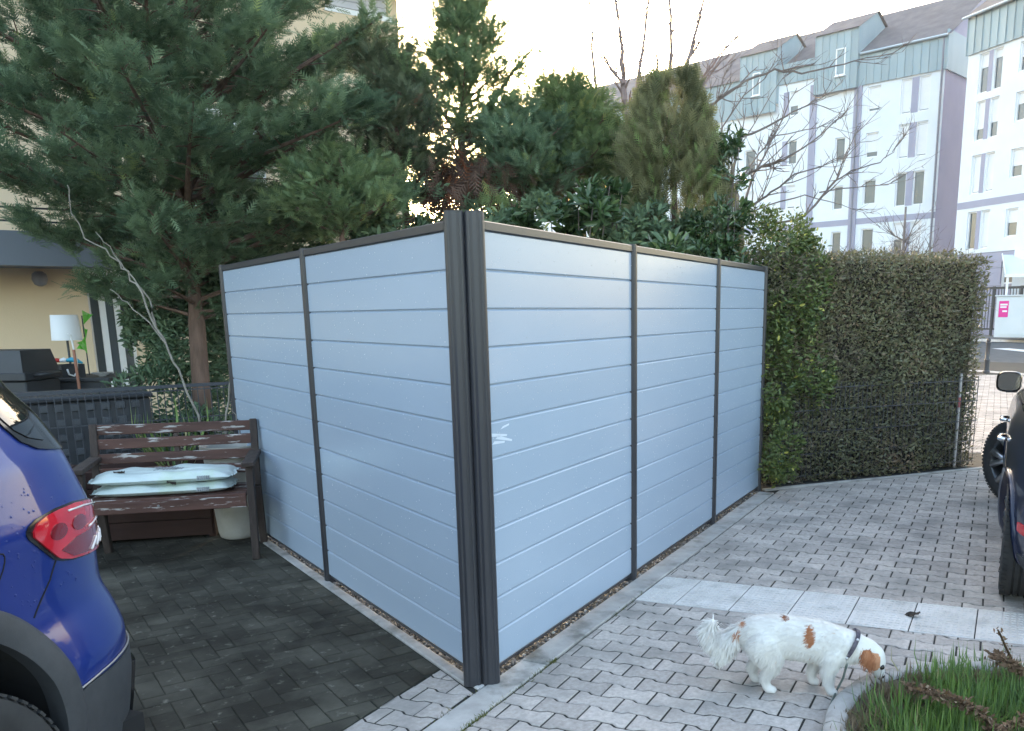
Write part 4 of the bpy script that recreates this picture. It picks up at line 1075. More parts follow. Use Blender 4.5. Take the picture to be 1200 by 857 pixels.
# small street tree before the building
D = 33.0
base = at(1056,330,D); base[2] = 0
lim3 = []
R = random.Random(9)
for k in range(16):
    a = R.uniform(0,2*PI); z0 = R.uniform(1.9,4.6); ln = R.uniform(1.0,2.0)*(1.15-0.12*z0); e = base+np.array([math.cos(a)*ln, math.sin(a)*ln, z0+ln*R.uniform(0.5,1.0)])
    mid = base+np.array([math.cos(a)*ln*0.45, math.sin(a)*ln*0.45, z0+ln*0.25]); lim3.append(([base+np.array([0,0,z0]), mid, e], 0.034, 9))
bare_tree('bare_tree', 'small round-headed bare street tree before the pale block', 'bare deciduous trees', D, lim3, [base, base+np.array([0.05,0,2.5]), base+np.array([0,0,5.3])], 52, 8, 0.9, rad=1.0, mt=M_twig)

# ---- vine stems over the bench and along the fence end
def vine(name, label, lines, seed):
    R = random.Random(seed); o0 = np.array(lines[0][0][0]); o0 = np.array([o0[0],o0[1],0.0]); root = empty(name, o0); tag(root, label, 'climbing plant')
    for pts, r0 in lines:
        q = [np.array(p_)-o0 for p_ in pts]; n = 4*(len(q)-1)
        fine = [poly_at(q, i/n)+np.array([R.gauss(0,0.008) for _ in range(3)]) for i in range(n)]+[q[-1]]
        m = MB(); m.tube(fine, [r0*(1-0.6*i/n) for i in range(n+1)], 7); m.build('stem', M_palestem, root, smooth=True)
    return root
D = 6.75
vine('vine_stem', 'pale twisted bare vine stem leaning left above the bench', [(PL([(248,560),(231,486),(210,434),(182,385),(161,332),(140,308),(101,280),(84,250),(79,217)],D,-0.02),0.010), (PL([(182,385),(176,352),(150,318),(133,296),(112,272)],D-0.02,0.0),0.008), (PL([(196,405),(175,378),(150,355),(129,339)],D,0.02),0.007)], 3)
vine('vine_stem', 'thin bare stem climbing the far end of the left privacy fence', [(PL([(262,560),(265,486),(271,420),(273,367),(262,315)],6.45,0.0),0.009), (PL([(240,540),(238,510),(228,500)],6.5),0.008), (PL([(285,540),(283,500),(272,482)],6.4),0.008)], 4)

# ================================================================ BENCH CORNER
M_wood = mat('flaking_brown_paint', (0.055,0.022,0.015), (0.100,0.043,0.031), rough=0.65, scale=6, stretch=(0.45,3.5,3.5), c3=(0.42,0.39,0.37), s3=2.2, k3=(0.57,0.62), bump=0.002, bscale=40, rand=0.12)
M_woodd = mat('dark_weathered_wood', (0.028,0.019,0.016), (0.06,0.042,0.034), rough=0.85, scale=6, stretch=(4,4,0.6), bump=0.003, bscale=40)
M_bolt = mat('grey_bolt', (0.3,0.3,0.3), rough=0.4, metal=0.8)
bz = math.radians(-50); G0 = np.array([1.07,2.42])
be = np.array([math.cos(bz), math.sin(bz)]); bb = np.array([-be[1], be[0]])
def bpt(x, y): q = G0+be*x+bb*y; return q
BW = 0.99
bn = empty('wooden_bench', (G0[0],G0[1],0), bz); tag(bn, 'weathered brown wooden bench with flaking paint in the corner by the grey fence', 'bench')
def beam(name, a, b, w, h, mtl, parent):
    a = np.array(a, float); b = np.array(b, float); d = b-a; L_ = np.linalg.norm(d)
    q = Vector(d).to_track_quat('X','Z').to_matrix().to_4x4(); q.translation = Vector(a)
    m = MB(); m.box((0,-w/2,-h/2),(L_,w/2,h/2), M=q, bev=0.004); return m.build(name, mtl, parent)
for x in (0.0, -BW):
    beam('leg', (x,-0.02,0), (x,0.05,0.60), 0.045, 0.06, M_woodd, bn)
    beam('leg', (x,0.44,0), (x,0.37,0.42), 0.045, 0.06, M_woodd, bn)
    beam('back_upright', (x,0.37,0.42), (x,0.455,0.865), 0.045, 0.05, M_woodd, bn)
    beam('armrest', (x,-0.03,0.625), (x,0.42,0.645), 0.075, 0.03, M_woodd, bn)
beam('back_upright', (-BW/2,0.40,0.42), (-BW/2,0.470,0.85), 0.035, 0.03, M_woodd, bn)
for i in range(5):
    o = beam('seat_slat', (-BW+0.03,0.035+i*0.083,0.425), (-0.03,0.035+i*0.083,0.425), 0.07, 0.026, M_wood, bn)
beam('front_apron', (-BW+0.03,0.0,0.385), (-0.03,0.0,0.385), 0.026, 0.075, M_wood, bn)
for i in range(4):
    z = 0.828-i*0.094; y = 0.405+ (z-0.42)/0.445*0.085-0.035
    o = beam('back_slat', (-BW-0.01,y,z), (0.02,y,z+rnd.uniform(-0.004,0.004)), 0.022, 0.066, M_wood, bn)
for x in (-0.55,): 
    m = MB(); m.lathe([(0.008,0),(0.008,0.004)], (x,0,0), 8); o = m.build('bolt', M_bolt, bn); o.rotation_euler = (PI/2,0,0); o.location = (0,-0.0145,0.39)

# ---- sacks on the bench
M_sack = mat('pale_green_sack', (0.50,0.58,0.56), (0.62,0.69,0.67), rough=0.32, scale=4, c3=(0.46,0.58,0.38), s3=0.6, k3=(0.55,0.75), bump=0.006, bscale=14, spec=0.6)
M_print = mat('grey_print', (0.22,0.24,0.26), (0.36,0.38,0.40), rough=0.4, scale=30)
M_leafbit = mat('dead_leaf', (0.03,0.022,0.018), (0.07,0.05,0.035), rough=0.9, scale=20)
def sack(lx, ly, z0, L_, Wd, T, rz, label, seed):
    R = random.Random(seed)
    P0_ = bpt(lx, ly); o = empty('garden_sack', (P0_[0],P0_[1],z0), bz+rz); tag(o, label, 'sack', 'plastic garden sacks on the bench')
    n1, n2 = 44, 22; top = []; bot = []
    ph = [R.uniform(0,6) for _ in range(6)]
    for i in range(n1+1):
        u = 2*i/n1-1; rt = []; rb = []
        for j in range(n2+1):
            v = 2*j/n2-1
            e = (max(0,1-abs(u)**5)*max(0,1-abs(v)**3.2))**0.5
            wr = 0.006*math.sin(9*u+ph[0]+3*v)+0.004*math.sin(17*u+ph[1])*v+0.004*math.sin(14*v+ph[2]+2*u)+0.010*(1-abs(u))*math.sin(4*u+ph[3])
            pinch = 1-0.10*abs(u)**3
            x = u*L_/2*(1-0.02*math.cos(v*5+ph[4])); y = v*Wd/2*pinch
            zc = T*0.42+0.004*math.sin(25*v+ph[5])*(abs(u)**6)
            rt.append((x,y,zc+(T*0.58*e+wr*e))); rb.append((x,y,zc-(T*0.42*e)))
        top.append(rt); bot.append(rb)
    m = MB(); m.grid(top); m.grid([r[::-1] for r in bot])
    # welded seams with a ragged edge at both ends
    for sx in (-1,1):
        rows = []
        for k in range(3):
            rows.append([(sx*(L_/2*(1-0.02*math.cos((2*j/n2-1)*5+ph[4]))+k*0.009), (2*j/n2-1)*Wd/2*0.90, T*0.42+0.006*math.sin(j*1.9+k)) for j in range(n2+1)])
        m.grid(rows if sx > 0 else rows[::-1])
    m.build('bag', M_sack, o, smooth=True)
    m = MB()
    for k in range(6): m.box((L_*0.26+k*0.013,-Wd/2-0.0035,T*0.30),(L_*0.26+k*0.013+0.008,-Wd/2+0.02,T*0.60))
    m.build('barcode_print', M_print, o)
    return o
sack(-0.53, 0.19, 0.440, 0.80, 0.36, 0.080, 0.0, 'lower pale mint plastic sack lying flat on the bench', 3)
s2 = sack(-0.53, 0.195, 0.512, 0.82, 0.37, 0.082, 0.015, 'upper pale mint plastic sack with grey print and dead leaves on it', 5)
m = MB()
for k in range(16): m.box((-0.06+k*0.018,-0.06+0.004*(k%3),0.0795),(-0.06+k*0.018+0.011,0.05,0.0815+0.001*(k%2)))
m.build('grey_print', M_print, s2)
def crumple(name, label, c, s, seed, grp='dead leaves lying about'):
    R = random.Random(seed); rows = [[(s*(i-2)*0.5*(1-0.12*abs(j-1.5)),s*(j-1.5)*0.4*(1-0.15*abs(i-2)),s*(0.18+R.uniform(-0.15,0.25))) for j in range(4)] for i in range(5)]
    rows2 = [[(x,y,z+0.003) for x,y,z in r] for r in rows]
    m = MB(); m.grid(rows2); m.grid([r[::-1] for r in rows]); o = m.build(name, M_leafbit); o.location = [float(v) for v in c]; o.rotation_euler = (R.uniform(-0.3,0.3),R.uniform(-0.3,0.3),R.uniform(0,6)); tag(o, label, 'leaf', grp); return o
q = bpt(-0.78,0.10); crumple('dead_leaf', 'dark dead leaf on the left half of the upper sack', (q[0],q[1],0.588), 0.035, 1)
q = bpt(-0.47,0.02); crumple('dead_leaf', 'small mossy dead leaf caught between the two sacks', (q[0],q[1],0.520), 0.03, 2)
q = onz(1070,722,0.004); crumple('dead_leaf', 'single dark curled leaf lying on the pale slab strip', q, 0.042, 3)

# ---- tall planter behind the bench
M_pot = mat('beige_planter', (0.42,0.40,0.36), (0.52,0.50,0.46), rough=0.8, scale=4, c3=(0.24,0.22,0.19), s3=0.8, k3=(0.5,0.75), bump=0.002, bscale=60)
q = bpt(-0.19,0.655)
pt = empty('round_planter', (q[0],q[1],0)); tag(pt, 'tall round beige planter standing behind the right end of the bench', 'planter')
m = MB(); m.lathe([(0.105,0.0),(0.125,0.012),(0.135,0.05),(0.165,0.40),(0.188,0.60),(0.190,0.655),(0.175,0.655),(0.165,0.60)], n=32, capt=False); m.build('pot', M_pot, pt, smooth=True, angle=50)
m = MB(); m.lathe([(0.19,0.595),(0.203,0.60),(0.206,0.67),(0.196,0.672),(0.176,0.656)], n=32, capb=False, capt=False); m.build('rim', M_pot, pt, smooth=True, angle=50)
m = MB(); m.lathe([(0.001,0.615),(0.172,0.62)], n=24, capb=False, capt=False); m.build('earth', M_soil, pt)
# reddish timber box behind the bench
M_redwood = mat('reddish_brown_timber', (0.034,0.014,0.011), (0.05,0.022,0.016), rough=0.8, scale=5, stretch=(0.5,3,3), rand=0.15)
q = bpt(-0.95,0.70)
tb_ = empty('timber_planter', (q[0],q[1],0), bz); tag(tb_, 'low reddish brown timber planter box behind the bench', 'planter')
for i in range(4):
    m = MB(); m.box((-0.5,-0.012,0.02+i*0.125),(0.58,0.012,0.14+i*0.125),bev=0.003); m.build('plank', M_redwood, tb_)
for x in (-0.5,0.55):
    m = MB(); m.box((x,0.0125,0.0),(x+0.045,0.40,0.52)); m.build('end_board', M_redwood, tb_)
m = MB(); m.box((-0.454,0.3,0.0),(0.549,0.325,0.52)); m.build('back_board', M_redwood, tb_)
m = MB(); m.box((-0.453,0.0126,0.02),(0.548,0.299,0.46)); m.build('earth', M_soil, tb_)
# dried lavender left of the bench
q = onz(92,560,0.35); q = bpt(-1.42,0.42)
L_lav = leafmat('dried_lavender', (0.09,0.085,0.075), (0.19,0.18,0.165), (0.10,0.13,0.07), rough=0.9, trans=0.1)
R = random.Random(4); P=[];X=[];Z=[];S=[]
for k in range(420):
    a = R.uniform(0,6.28); r_ = abs(R.gauss(0,0.12)); P.append((math.cos(a)*r_,math.sin(a)*r_,0.25+R.random()*0.38)); X.append((math.cos(a)*0.6,math.sin(a)*0.6,R.uniform(0.5,1.5))); Z.append((R.gauss(0,1),R.gauss(0,1),0.3)); S.append(R.uniform(0.06,0.16))
lav = empty('lavender_plant', (q[0],q[1],0)); tag(lav, 'dry grey lavender between the blue car and the bench', 'plant')
scatter('stalks', FR1[0], FR1[1], P, X, Z, S, L_lav, parent=lav)
m = MB(); m.lathe([(0.10,0),(0.12,0.03),(0.15,0.30),(0.155,0.31),(0.14,0.31),(0.135,0.28),(0.001,0.27)], n=20, capt=False); m.build('pot', M_dark, lav, smooth=True, angle=40)
# grassy weed over the planter
R = random.Random(14); GBL = (np.array([(0,-0.02,0),(0,0.02,0),(0.35,0.022,0.09),(0.35,-0.022,0.09),(0.7,0.016,0.06),(0.7,-0.016,0.06),(1,0,-0.16)]), None)
GBf = np.array([(0,1,2),(0,2,3),(3,2,4),(3,4,5),(5,4,6)])
L_grass = leafmat('grass_blade', (0.055,0.11,0.025), (0.16,0.26,0.065), (0.32,0.30,0.15), rough=0.45, trans=0.3)
L_straw = leafmat('straw_blade', (0.12,0.09,0.055), (0.26,0.20,0.13), rough=0.8, trans=0.2)
wd = empty('tall_weed', tuple(bpt(-0.62,0.88))+(0,)); tag(wd, 'arching strappy weed behind the bench back', 'plant')
P=[];X=[];Z=[];S=[]
for k in range(34):
    a = R.uniform(0,6.28); P.append((math.cos(a)*0.08,math.sin(a)*0.08,0.45+R.uniform(0,0.15))); X.append((math.cos(a)*0.7,math.sin(a)*0.7,R.uniform(0.6,1.6))); Z.append((math.cos(a),math.sin(a),1)); S.append(R.uniform(0.25,0.5))
scatter('blades', GBL[0], GBf, P, X, Z, S, L_grass, parent=wd)

# ---- metal mat fence and what stands behind it
M_anth = mat('anthracite_wire', (0.045,0.05,0.06), rough=0.45)
fa = np.array([2.30,3.815]); fb = np.array([-0.6,5.20]); d = fb-fa; Lf = np.linalg.norm(d)
mf = empty('metal_fence', (fa[0],fa[1],0), math.atan2(d[1],d[0])); tag(mf, 'anthracite double rod metal fence left of the grey privacy fence', 'fence')
for x in (0.0, Lf/2, Lf):
    m = MB(); m.box((x-0.03,0.012,0),(x+0.03,0.052,1.06)); m.build('post', M_anth, mf)
m = MB(); i = 0
while i*0.05 < Lf: m.box((i*0.05-0.0028,-0.0028,0.02),(i*0.05+0.0028,0.0028,1.03)); i += 1
tag(m.build('upright_rods', M_anth, mf), kind='stuff')
for z in (0.06,0.26,0.46,0.76,0.985):
    m = MB(); m.box((0,-0.009,z-0.004),(Lf,-0.0035,z+0.004)); m.box((0,0.0035,z-0.004),(Lf,0.009,z+0.004)); m.build('cross_rod', M_anth, mf)
m = MB(); m.box((-0.01,-0.012,1.005),(Lf+0.01,0.012,1.03)); m.build('top_rail', M_anth, mf)
M_comp = mat('black_plastic', (0.028,0.031,0.036), (0.038,0.041,0.047), rough=0.55, scale=3)
dn = d/Lf; nrm2 = np.array([-dn[1],dn[0]]); nrm2 = nrm2 if nrm2[1] > 0 else -nrm2
q = fa+dn*0.62+nrm2*0.16
cbn = empty('compost_bin', (q[0],q[1],0), math.atan2(d[1],d[0])); tag(cbn, 'black plastic compost bin with rows of square vents behind the metal fence', 'bin')
ys = 1.0 if np.array([-dn[1],dn[0]])@nrm2 > 0 else -1.0
def bx2(m, x0,x1,y0,y1,z0,z1,bev=0.0): m.box((x0,min(ys*y0,ys*y1),z0),(x1,max(ys*y0,ys*y1),z1),bev=bev)
m = MB(); bx2(m,0,1.75,0,0.8,0,0.93,0.01); m.build('wall', M_comp, cbn)
m = MB(); bx2(m,-0.02,1.77,-0.02,0.82,0.932,0.97,0.01); m.build('lid', M_comp, cbn)
m = MB()
for i in range(16):
    for j in range(5):
        x = 0.08+i*0.105; z = 0.41+j*0.112
        bx2(m,x,x+0.062,-0.014,-0.0005,z,z+0.055,0.005); bx2(m,x+0.016,x+0.046,-0.019,-0.0145,z+0.014,z+0.042)
tag(m.build('vent_grid', mat('worn_black_plastic', (0.06,0.065,0.073), (0.085,0.09,0.10), rough=0.5, scale=6), cbn), kind='stuff')

# ---- terrace and its clutter
g = MB(); tcx = [hq+np.array([math.cos(hz)*a_-math.sin(hz)*b_, math.sin(hz)*a_+math.cos(hz)*b_]) for a_, b_ in ((2.2,0.02),(9.5,0.02),(9.5,3.2),(2.2,3.2))]
g.prism([tuple(p_) for p_ in tcx], -0.08, 0.25); tag(g.build('terrace', M_walk), kind='structure')
D = 8.6
def zat(y, x=60, D=D): return at(x,y,D)[2]
tz_ = zat(441); tA = at(47,441,D); tB = at(150,441,D)
td = (tB-tA)[:2]; tl = np.linalg.norm(td); tz0 = math.atan2(td[1],td[0])
tbl = empty('terrace_table', (tA[0],tA[1],0.25), tz0); tag(tbl, 'dark terrace table cluttered with garden things', 'table'); h = tz_-0.25
m = MB(); m.box((0,-0.35,h-0.035),(tl,0.35,h),bev=0.006); m.build('tabletop', M_dark, tbl)
for x in (0.05,tl-0.05):
    for y in (-0.3,0.3):
        m = MB(); m.box((x-0.025,y-0.025,0),(x+0.025,y+0.025,h-0.036)); m.build('leg', M_dark, tbl)
m = MB(); m.box((0.03,-0.33,h-0.16),(tl-0.03,-0.30,h-0.037)); m.build('apron', M_dark, tbl)
def tp(px, dy=0.0):
    """point on the table under a pixel column"""
    t = (px-47)/103*tl; q = tA[:2]+td/tl*t+np.array([-math.sin(tz0),math.cos(tz0)])*dy; return (q[0],q[1],tz_)
k = D/FPX
lp = empty('table_lamp', tp(81,0.05)); tag(lp, 'table lamp with plain white drum shade on a dark stem', 'lamp')
M_shade = mat('white_shade', (0.80,0.81,0.82), rough=0.8, trans=0.15)
h1 = (441-400)*k; h2 = (441-371)*k
m = MB(); m.lathe([(0.135,h1),(0.120,h2),(0.117,h2),(0.132,h1)], n=28, capb=False, capt=False); m.build('lamp_shade', M_shade, lp, smooth=True)
m = MB(); m.lathe([(0.07,0),(0.075,0.012),(0.02,0.025),(0.011,0.05),(0.011,h2-0.03)], n=14); m.build('stem', M_dark, lp, smooth=True, angle=40)
M_green = mat('bright_green_plastic', (0.10,0.42,0.03), rough=0.4)
pw = empty('garden_pinwheel', tp(97,0.12)); tag(pw, 'bright green pinwheel on a stick behind the white lamp', 'pinwheel')
m = MB(); m.tube([(0,0,0),(0,0,(441-372)*k)], 0.006, 6); m.build('stick', M_dark, pw)
for (a_, zc) in ((0.3,374),(2.4,404),(3.6,408),(1.2,392)):
    zc = (441-zc)*k; m = MB(); c_, s_ = math.cos(a_), math.sin(a_)
    m.grid([[(c_*u*0.11+0.0*v, s_*u*0.03-0.012+0.02*v*u, zc+0.07*v*(1-u)+0.05*u*math.sin(a_*2)) for v in (-1,0,1)] for u in (0,0.4,0.75,1.0)]); m.build('vane', M_green, pw)
bk = empty('garden_crate', tp(88,-0.12)); tag(bk, 'dark open crate holding a red and blue garden tool', 'crate')
m = MB(); w2 = 14*k; m.box((-w2,-0.1,0.0),(w2,0.1,0.012)); m.box((-w2,-0.1,0.0121),(-w2+0.012,0.1,0.12)); m.box((w2-0.012,-0.1,0.0121),(w2,0.1,0.12)); m.box((-w2+0.0121,-0.1,0.0121),(w2-0.0121,-0.088,0.12)); m.box((-w2+0.0121,0.088,0.0121),(w2-0.0121,0.1,0.12)); m.build('box', M_comp, bk)
q = tp(82,-0.12); tl_ = empty('garden_tool', (q[0],q[1],q[2]+0.135), tz0); tag(tl_, 'garden shears with red grip and light blue blade guard lying across the crate', 'shears')
m = MB(); m.tube([(-0.13,0,0.0),(-0.09,0,0.022),(-0.03,0,0.025),(0.0,0,0.02)], [0.012,0.021,0.021,0.017], 10); m.build('grip', mat('red_plastic', (0.5,0.03,0.02), rough=0.4), tl_, smooth=True)
m = MB(); m.tube([(0.0,0,0.02),(0.035,0,0.028),(0.06,0,0.02)], [0.018,0.024,0.018], 10); m.build('hub', M_frame, tl_, smooth=True)
m = MB(); m.tube([(0.06,0,0.022),(0.11,0,0.03),(0.16,0,0.018),(0.21,0,-0.004)], [0.016,0.024,0.022,0.008], 10); m.build('blade_guard', mat('cyan_plastic', (0.04,0.35,0.50), rough=0.35), tl_, smooth=True)
wj = empty('white_jug', tp(67,-0.15)); tag(wj, 'small white jug on the terrace table left of the crate', 'jug')
m = MB(); m.lathe([(0.04,0),(0.056,0.03),(0.058,0.07),(0.04,0.105),(0.034,0.13),(0.04,0.14),(0.036,0.14),(0.03,0.128)], n=20, capt=False); m.build('body', M_frame, wj, smooth=True)
m = MB(); m.tube([(-0.05,0,0.05),(-0.085,0,0.075),(-0.075,0,0.115),(-0.035,0,0.12)], 0.008, 7); m.build('handle', M_frame, wj, smooth=True)
cbl = empty('white_cable', tp(101,-0.2)); tag(cbl, 'white cable loop hanging down to the crate', 'cable')
m = MB(); m.tube([(-0.06,0,0.08),(-0.05,0,0.03),(0.0,0,0.012),(0.035,0,0.05),(0.045,0,0.16),(0.03,0,0.28),(0.018,0,0.40),(-0.01,0,0.415)], 0.009, 7); m.build('cord', M_frame, cbl, smooth=True)
st_ = empty('broom', tp(121,-0.42)[:2]+(0.25,)); tag(st_, 'upright broom with reddish wooden handle beside the terrace table', 'broom')
m = MB(); m.tube([(0,0,0.12),(0,0.02,tz_-0.25+0.27)], 0.013, 8); m.build('handle', mat('reddish_handle', (0.35,0.15,0.09), rough=0.6), st_, smooth=True)
m = MB(); m.box((-0.15,-0.025,0.07),(0.15,0.025,0.12),bev=0.008); m.build('head', M_woodd, st_)
m = MB()
for i in range(14): m.box((-0.145+i*0.021,-0.02,0.0),(-0.145+i*0.021+0.012,0.02,0.069))
m.build('bristles', M_comp, st_)
bw = empty('white_bowl', tp(127,-0.1)); tag(bw, 'shallow white bowl at the right of the terrace table', 'bowl')
m = MB(); m.lathe([(0.03,0),(0.034,0.006),(0.10,0.035),(0.104,0.037),(0.03,0.010),(0.001,0.009)], n=24, capt=False); m.build('dish', M_frame, bw, smooth=True)
# barbecue / storage chest
D2_ = 7.6; kA = at(-60,455,D2_); kB = at(31,455,D2_); dd_ = (kB-kA)[:2]; kl = np.linalg.norm(dd_)
ch = empty('garden_chest', (kA[0],kA[1],0), math.atan2(dd_[1],dd_[0])); tag(ch, 'black lidded barbecue chest behind the metal fence at the left edge', 'barbecue'); zt_ = at(20,437,D2_)[2]; k2 = D2_/FPX
m = MB(); m.box((0,0.0,0),(kl,0.5,zt_-0.075),bev=0.01); m.build('body', M_comp, ch)
m = MB(); m.box((0.0,-0.03,zt_-0.07),(kl+0.02,0.53,zt_),bev=0.008); m.build('rim', M_comp, ch)
m = MB(); vs = [(0.03,-0.02,zt_+0.001),(kl-0.0,-0.02,zt_+0.001),(kl-0.0,0.52,zt_+0.001),(0.03,0.52,zt_+0.001),(0.05,0.03,zt_+0.19),(kl-0.03,0.03,zt_+0.19),(kl-0.03,0.47,zt_+0.19),(0.05,0.47,zt_+0.19)]
m.add(vs,[(3,2,1,0),(4,5,6,7),(0,1,5,4),(1,2,6,5),(2,3,7,6),(3,0,4,7)]); m.build('lid', M_comp, ch)
m = MB(); m.tube([(kl+0.02,0.1,zt_-0.03),(kl+0.10,0.1,zt_-0.02),(kl+0.10,0.35,zt_-0.02),(kl+0.02,0.35,zt_-0.03)], 0.014, 7); m.build('handle', M_comp, ch, smooth=True)

# ---- wire fence before the hedge, marker stake
f0 = np.array([4.77,-0.01]); f1 = np.array([6.55,-1.63]); d = f1-f0; Lf = np.linalg.norm(d)
wf = empty('wire_fence', (f0[0],f0[1],0), math.atan2(d[1],d[0])); tag(wf, 'thin dark rod fence running along the foot of the clipped hedge', 'fence')
M_bluepost = mat('dark_blue_post', (0.028,0.045,0.07), rough=0.45)
for x in (0.13,):
    m = MB(); m.box((x-0.03,-0.02,0),(x+0.03,0.02,0.93),bev=0.003); m.box((x-0.045,-0.024,0.02),(x+0.0295,-0.0205,0.30)); m.build('post', M_bluepost, wf)
m = MB(); i = 0
while i*0.05 < Lf: m.box((i*0.05-0.0025,-0.034,0.03),(i*0.05+0.0025,-0.029,0.90)); i += 1
tag(m.build('upright_rods', M_anth, wf), kind='stuff')
for z in (0.06,0.26,0.46,0.66,0.86):
    m = MB(); m.box((0,-0.041,z-0.004),(Lf,-0.0345,z+0.004)); m.build('cross_rod', M_anth, wf)
q = onz(1118,548)
sk = empty('marker_stake', (q[0],q[1],0)); tag(sk, 'thin white stake with faded red bands before the hedge end', 'stake')
M_red = mat('faded_red', (0.28,0.06,0.07), (0.38,0.12,0.12), rough=0.7, scale=20); M_wht = mat('dirty_white', (0.36,0.34,0.33), (0.46,0.44,0.43), rough=0.7, scale=16)
zs_ = [0,0.25,0.47,0.60,0.70,0.93]
for i in range(5):
    m = MB(); m.lathe([(0.0125,zs_[i]),(0.0125,zs_[i+1])], n=10); m.build('band', M_red if i in (3,) else M_wht, sk, smooth=True, angle=40)
# leaf litter along the hedge foot
R = random.Random(6); P=[];X=[];Z=[];S=[];C=[]
for k in range(420):
    u = R.random()*Lf; v = R.uniform(-0.05,0.20); q = f0+d/Lf*u+np.array([-d[1],d[0]])/Lf*v*(-1 if (np.array([-d[1],d[0]])@np.array([-1,-1])) > 0 else 1); P.append((q[0],q[1],R.uniform(0.012,0.03))); X.append((R.gauss(0,1),R.gauss(0,1),R.gauss(0,0.2))); Z.append((R.gauss(0,0.4),R.gauss(0,0.4),1)); S.append(R.uniform(0.025,0.06)); C.append(R.random())
o = scatter('leaf_litter', LEAF[0], LEAF[1], P, X, Z, S, leafmat('litter', (0.06,0.04,0.025), (0.20,0.14,0.09), (0.36,0.32,0.26), rough=0.9, trans=0.05), R=np.array(C)); tag(o, kind='stuff')

# ---- planted bed at lower right
bed = [(-0.35,-1.75),(-0.12,-1.53),(0.05,-1.44),(0.166,-1.415),(0.30,-1.408),(0.424,-1.42),(0.627,-1.475),(0.80,-1.60),(0.93,-1.76),(1.03,-1.98),(1.08,-2.25),(1.12,-2.6),(1.2,-3.6),(-0.4,-3.6),(-0.5,-2.5)]
g = MB(); g.prism(inset(bed[::-1], 0.05), -0.05, 0.035); tag(g.build('bed_soil', M_soil), kind='structure')
# round-topped kerb, stone by stone
kr = empty('bed_kerb'); tag(kr, kind='structure')
def bedline(s):
    """point at length s along the visible edge"""
    for a, b_ in zip(bed[:-1], bed[1:]):
        a = np.array(a); b_ = np.array(b_); l = np.linalg.norm(b_-a)
        if s <= l: return a+(b_-a)*s/l, (b_-a)/l
        s -= l
    return np.array(bed[-1]), np.array([1,0])
prof_k = [(0.0,-0.06),(0.0,0.030),(0.008,0.046),(0.03,0.055),(0.06,0.053),(0.08,0.044),(0.088,0.028),(0.088,-0.06)]
for st0 in range(0, 12):
    rows = []
    for k in range(7):
        p_, t_ = bedline(st0*0.30+0.003+k*0.294/6); n_ = np.array([t_[1],-t_[0]])
        rows.append([(p_[0]+n_[0]*(y_-0.01), p_[1]+n_[1]*(y_-0.01), z_+R.uniform(-0.0015,0.0015)) for y_, z_ in prof_k])
    m = MB(); m.grid([r_[::-1] for r_ in rows]); m.add(rows[0],[tuple(range(8))]); m.add(rows[-1],[tuple(range(7,-1,-1))]); m.build('kerb_stone', M_kerb, kr, smooth=True, angle=40)
def inpoly(x, y, poly):
    c = False; n = len(poly)
    for i in range(n):
        x1,y1 = poly[i]; x2,y2 = poly[i-1]
        if (y1 > y) != (y2 > y) and x < (x2-x1)*(y-y1)/(y2-y1)+x1: c = not c
    return c
inb = inset(bed[::-1], 0.085)
def bladefield(name, n, mtl, l0, l1, seed, lean, cond=None):
    R = random.Random(seed); P=[];X=[];Z=[];S=[];C=[]
    tufts = []
    while len(tufts) < n//26:
        x, y = R.uniform(-0.5,1.3), R.uniform(-3.2,-1.4)
        if inpoly(x,y,inb) and (cond is None or R.random() < cond(x,y)): tufts.append((x,y,R.uniform(0,6.28),R.uniform(0.7,1.2),R.uniform(-0.2,0.2)))
    for (x,y,a0,sc,sh) in tufts:
        for k in range(26):
            a = a0+R.gauss(0,1.0); P.append((x+R.gauss(0,0.025),y+R.gauss(0,0.025),0.03)); l = R.uniform(0.35,1.6)*lean
            X.append((math.cos(a)*l,math.sin(a)*l,1.0)); Z.append((math.cos(a),math.sin(a),0.2)); S.append((lambda s_: (s_,0.11+0.1*R.random(),s_*1.4))(R.uniform(l0,l1)*sc)); C.append(min(1,max(0,R.gauss(0.45+sh,0.22))))
    o = scatter(name, GBL[0], GBf, P, X, Z, np.array(S), mtl, R=np.array(C)); tag(o, kind='stuff'); return o
inb2 = inset(bed[::-1], 0.24)
edge = lambda x,y: 0.08 if inpoly(x,y,inb2) else (1.0 if x < 0.95 else 0.45)
bladefield('grass', 13000, L_grass, 0.08, 0.19, 3, 1.9, lambda x,y: 1.03-0.85*edge(x,y))
bladefield('dry_grass', 5200, L_straw, 0.03, 0.09, 4, 1.3, edge)
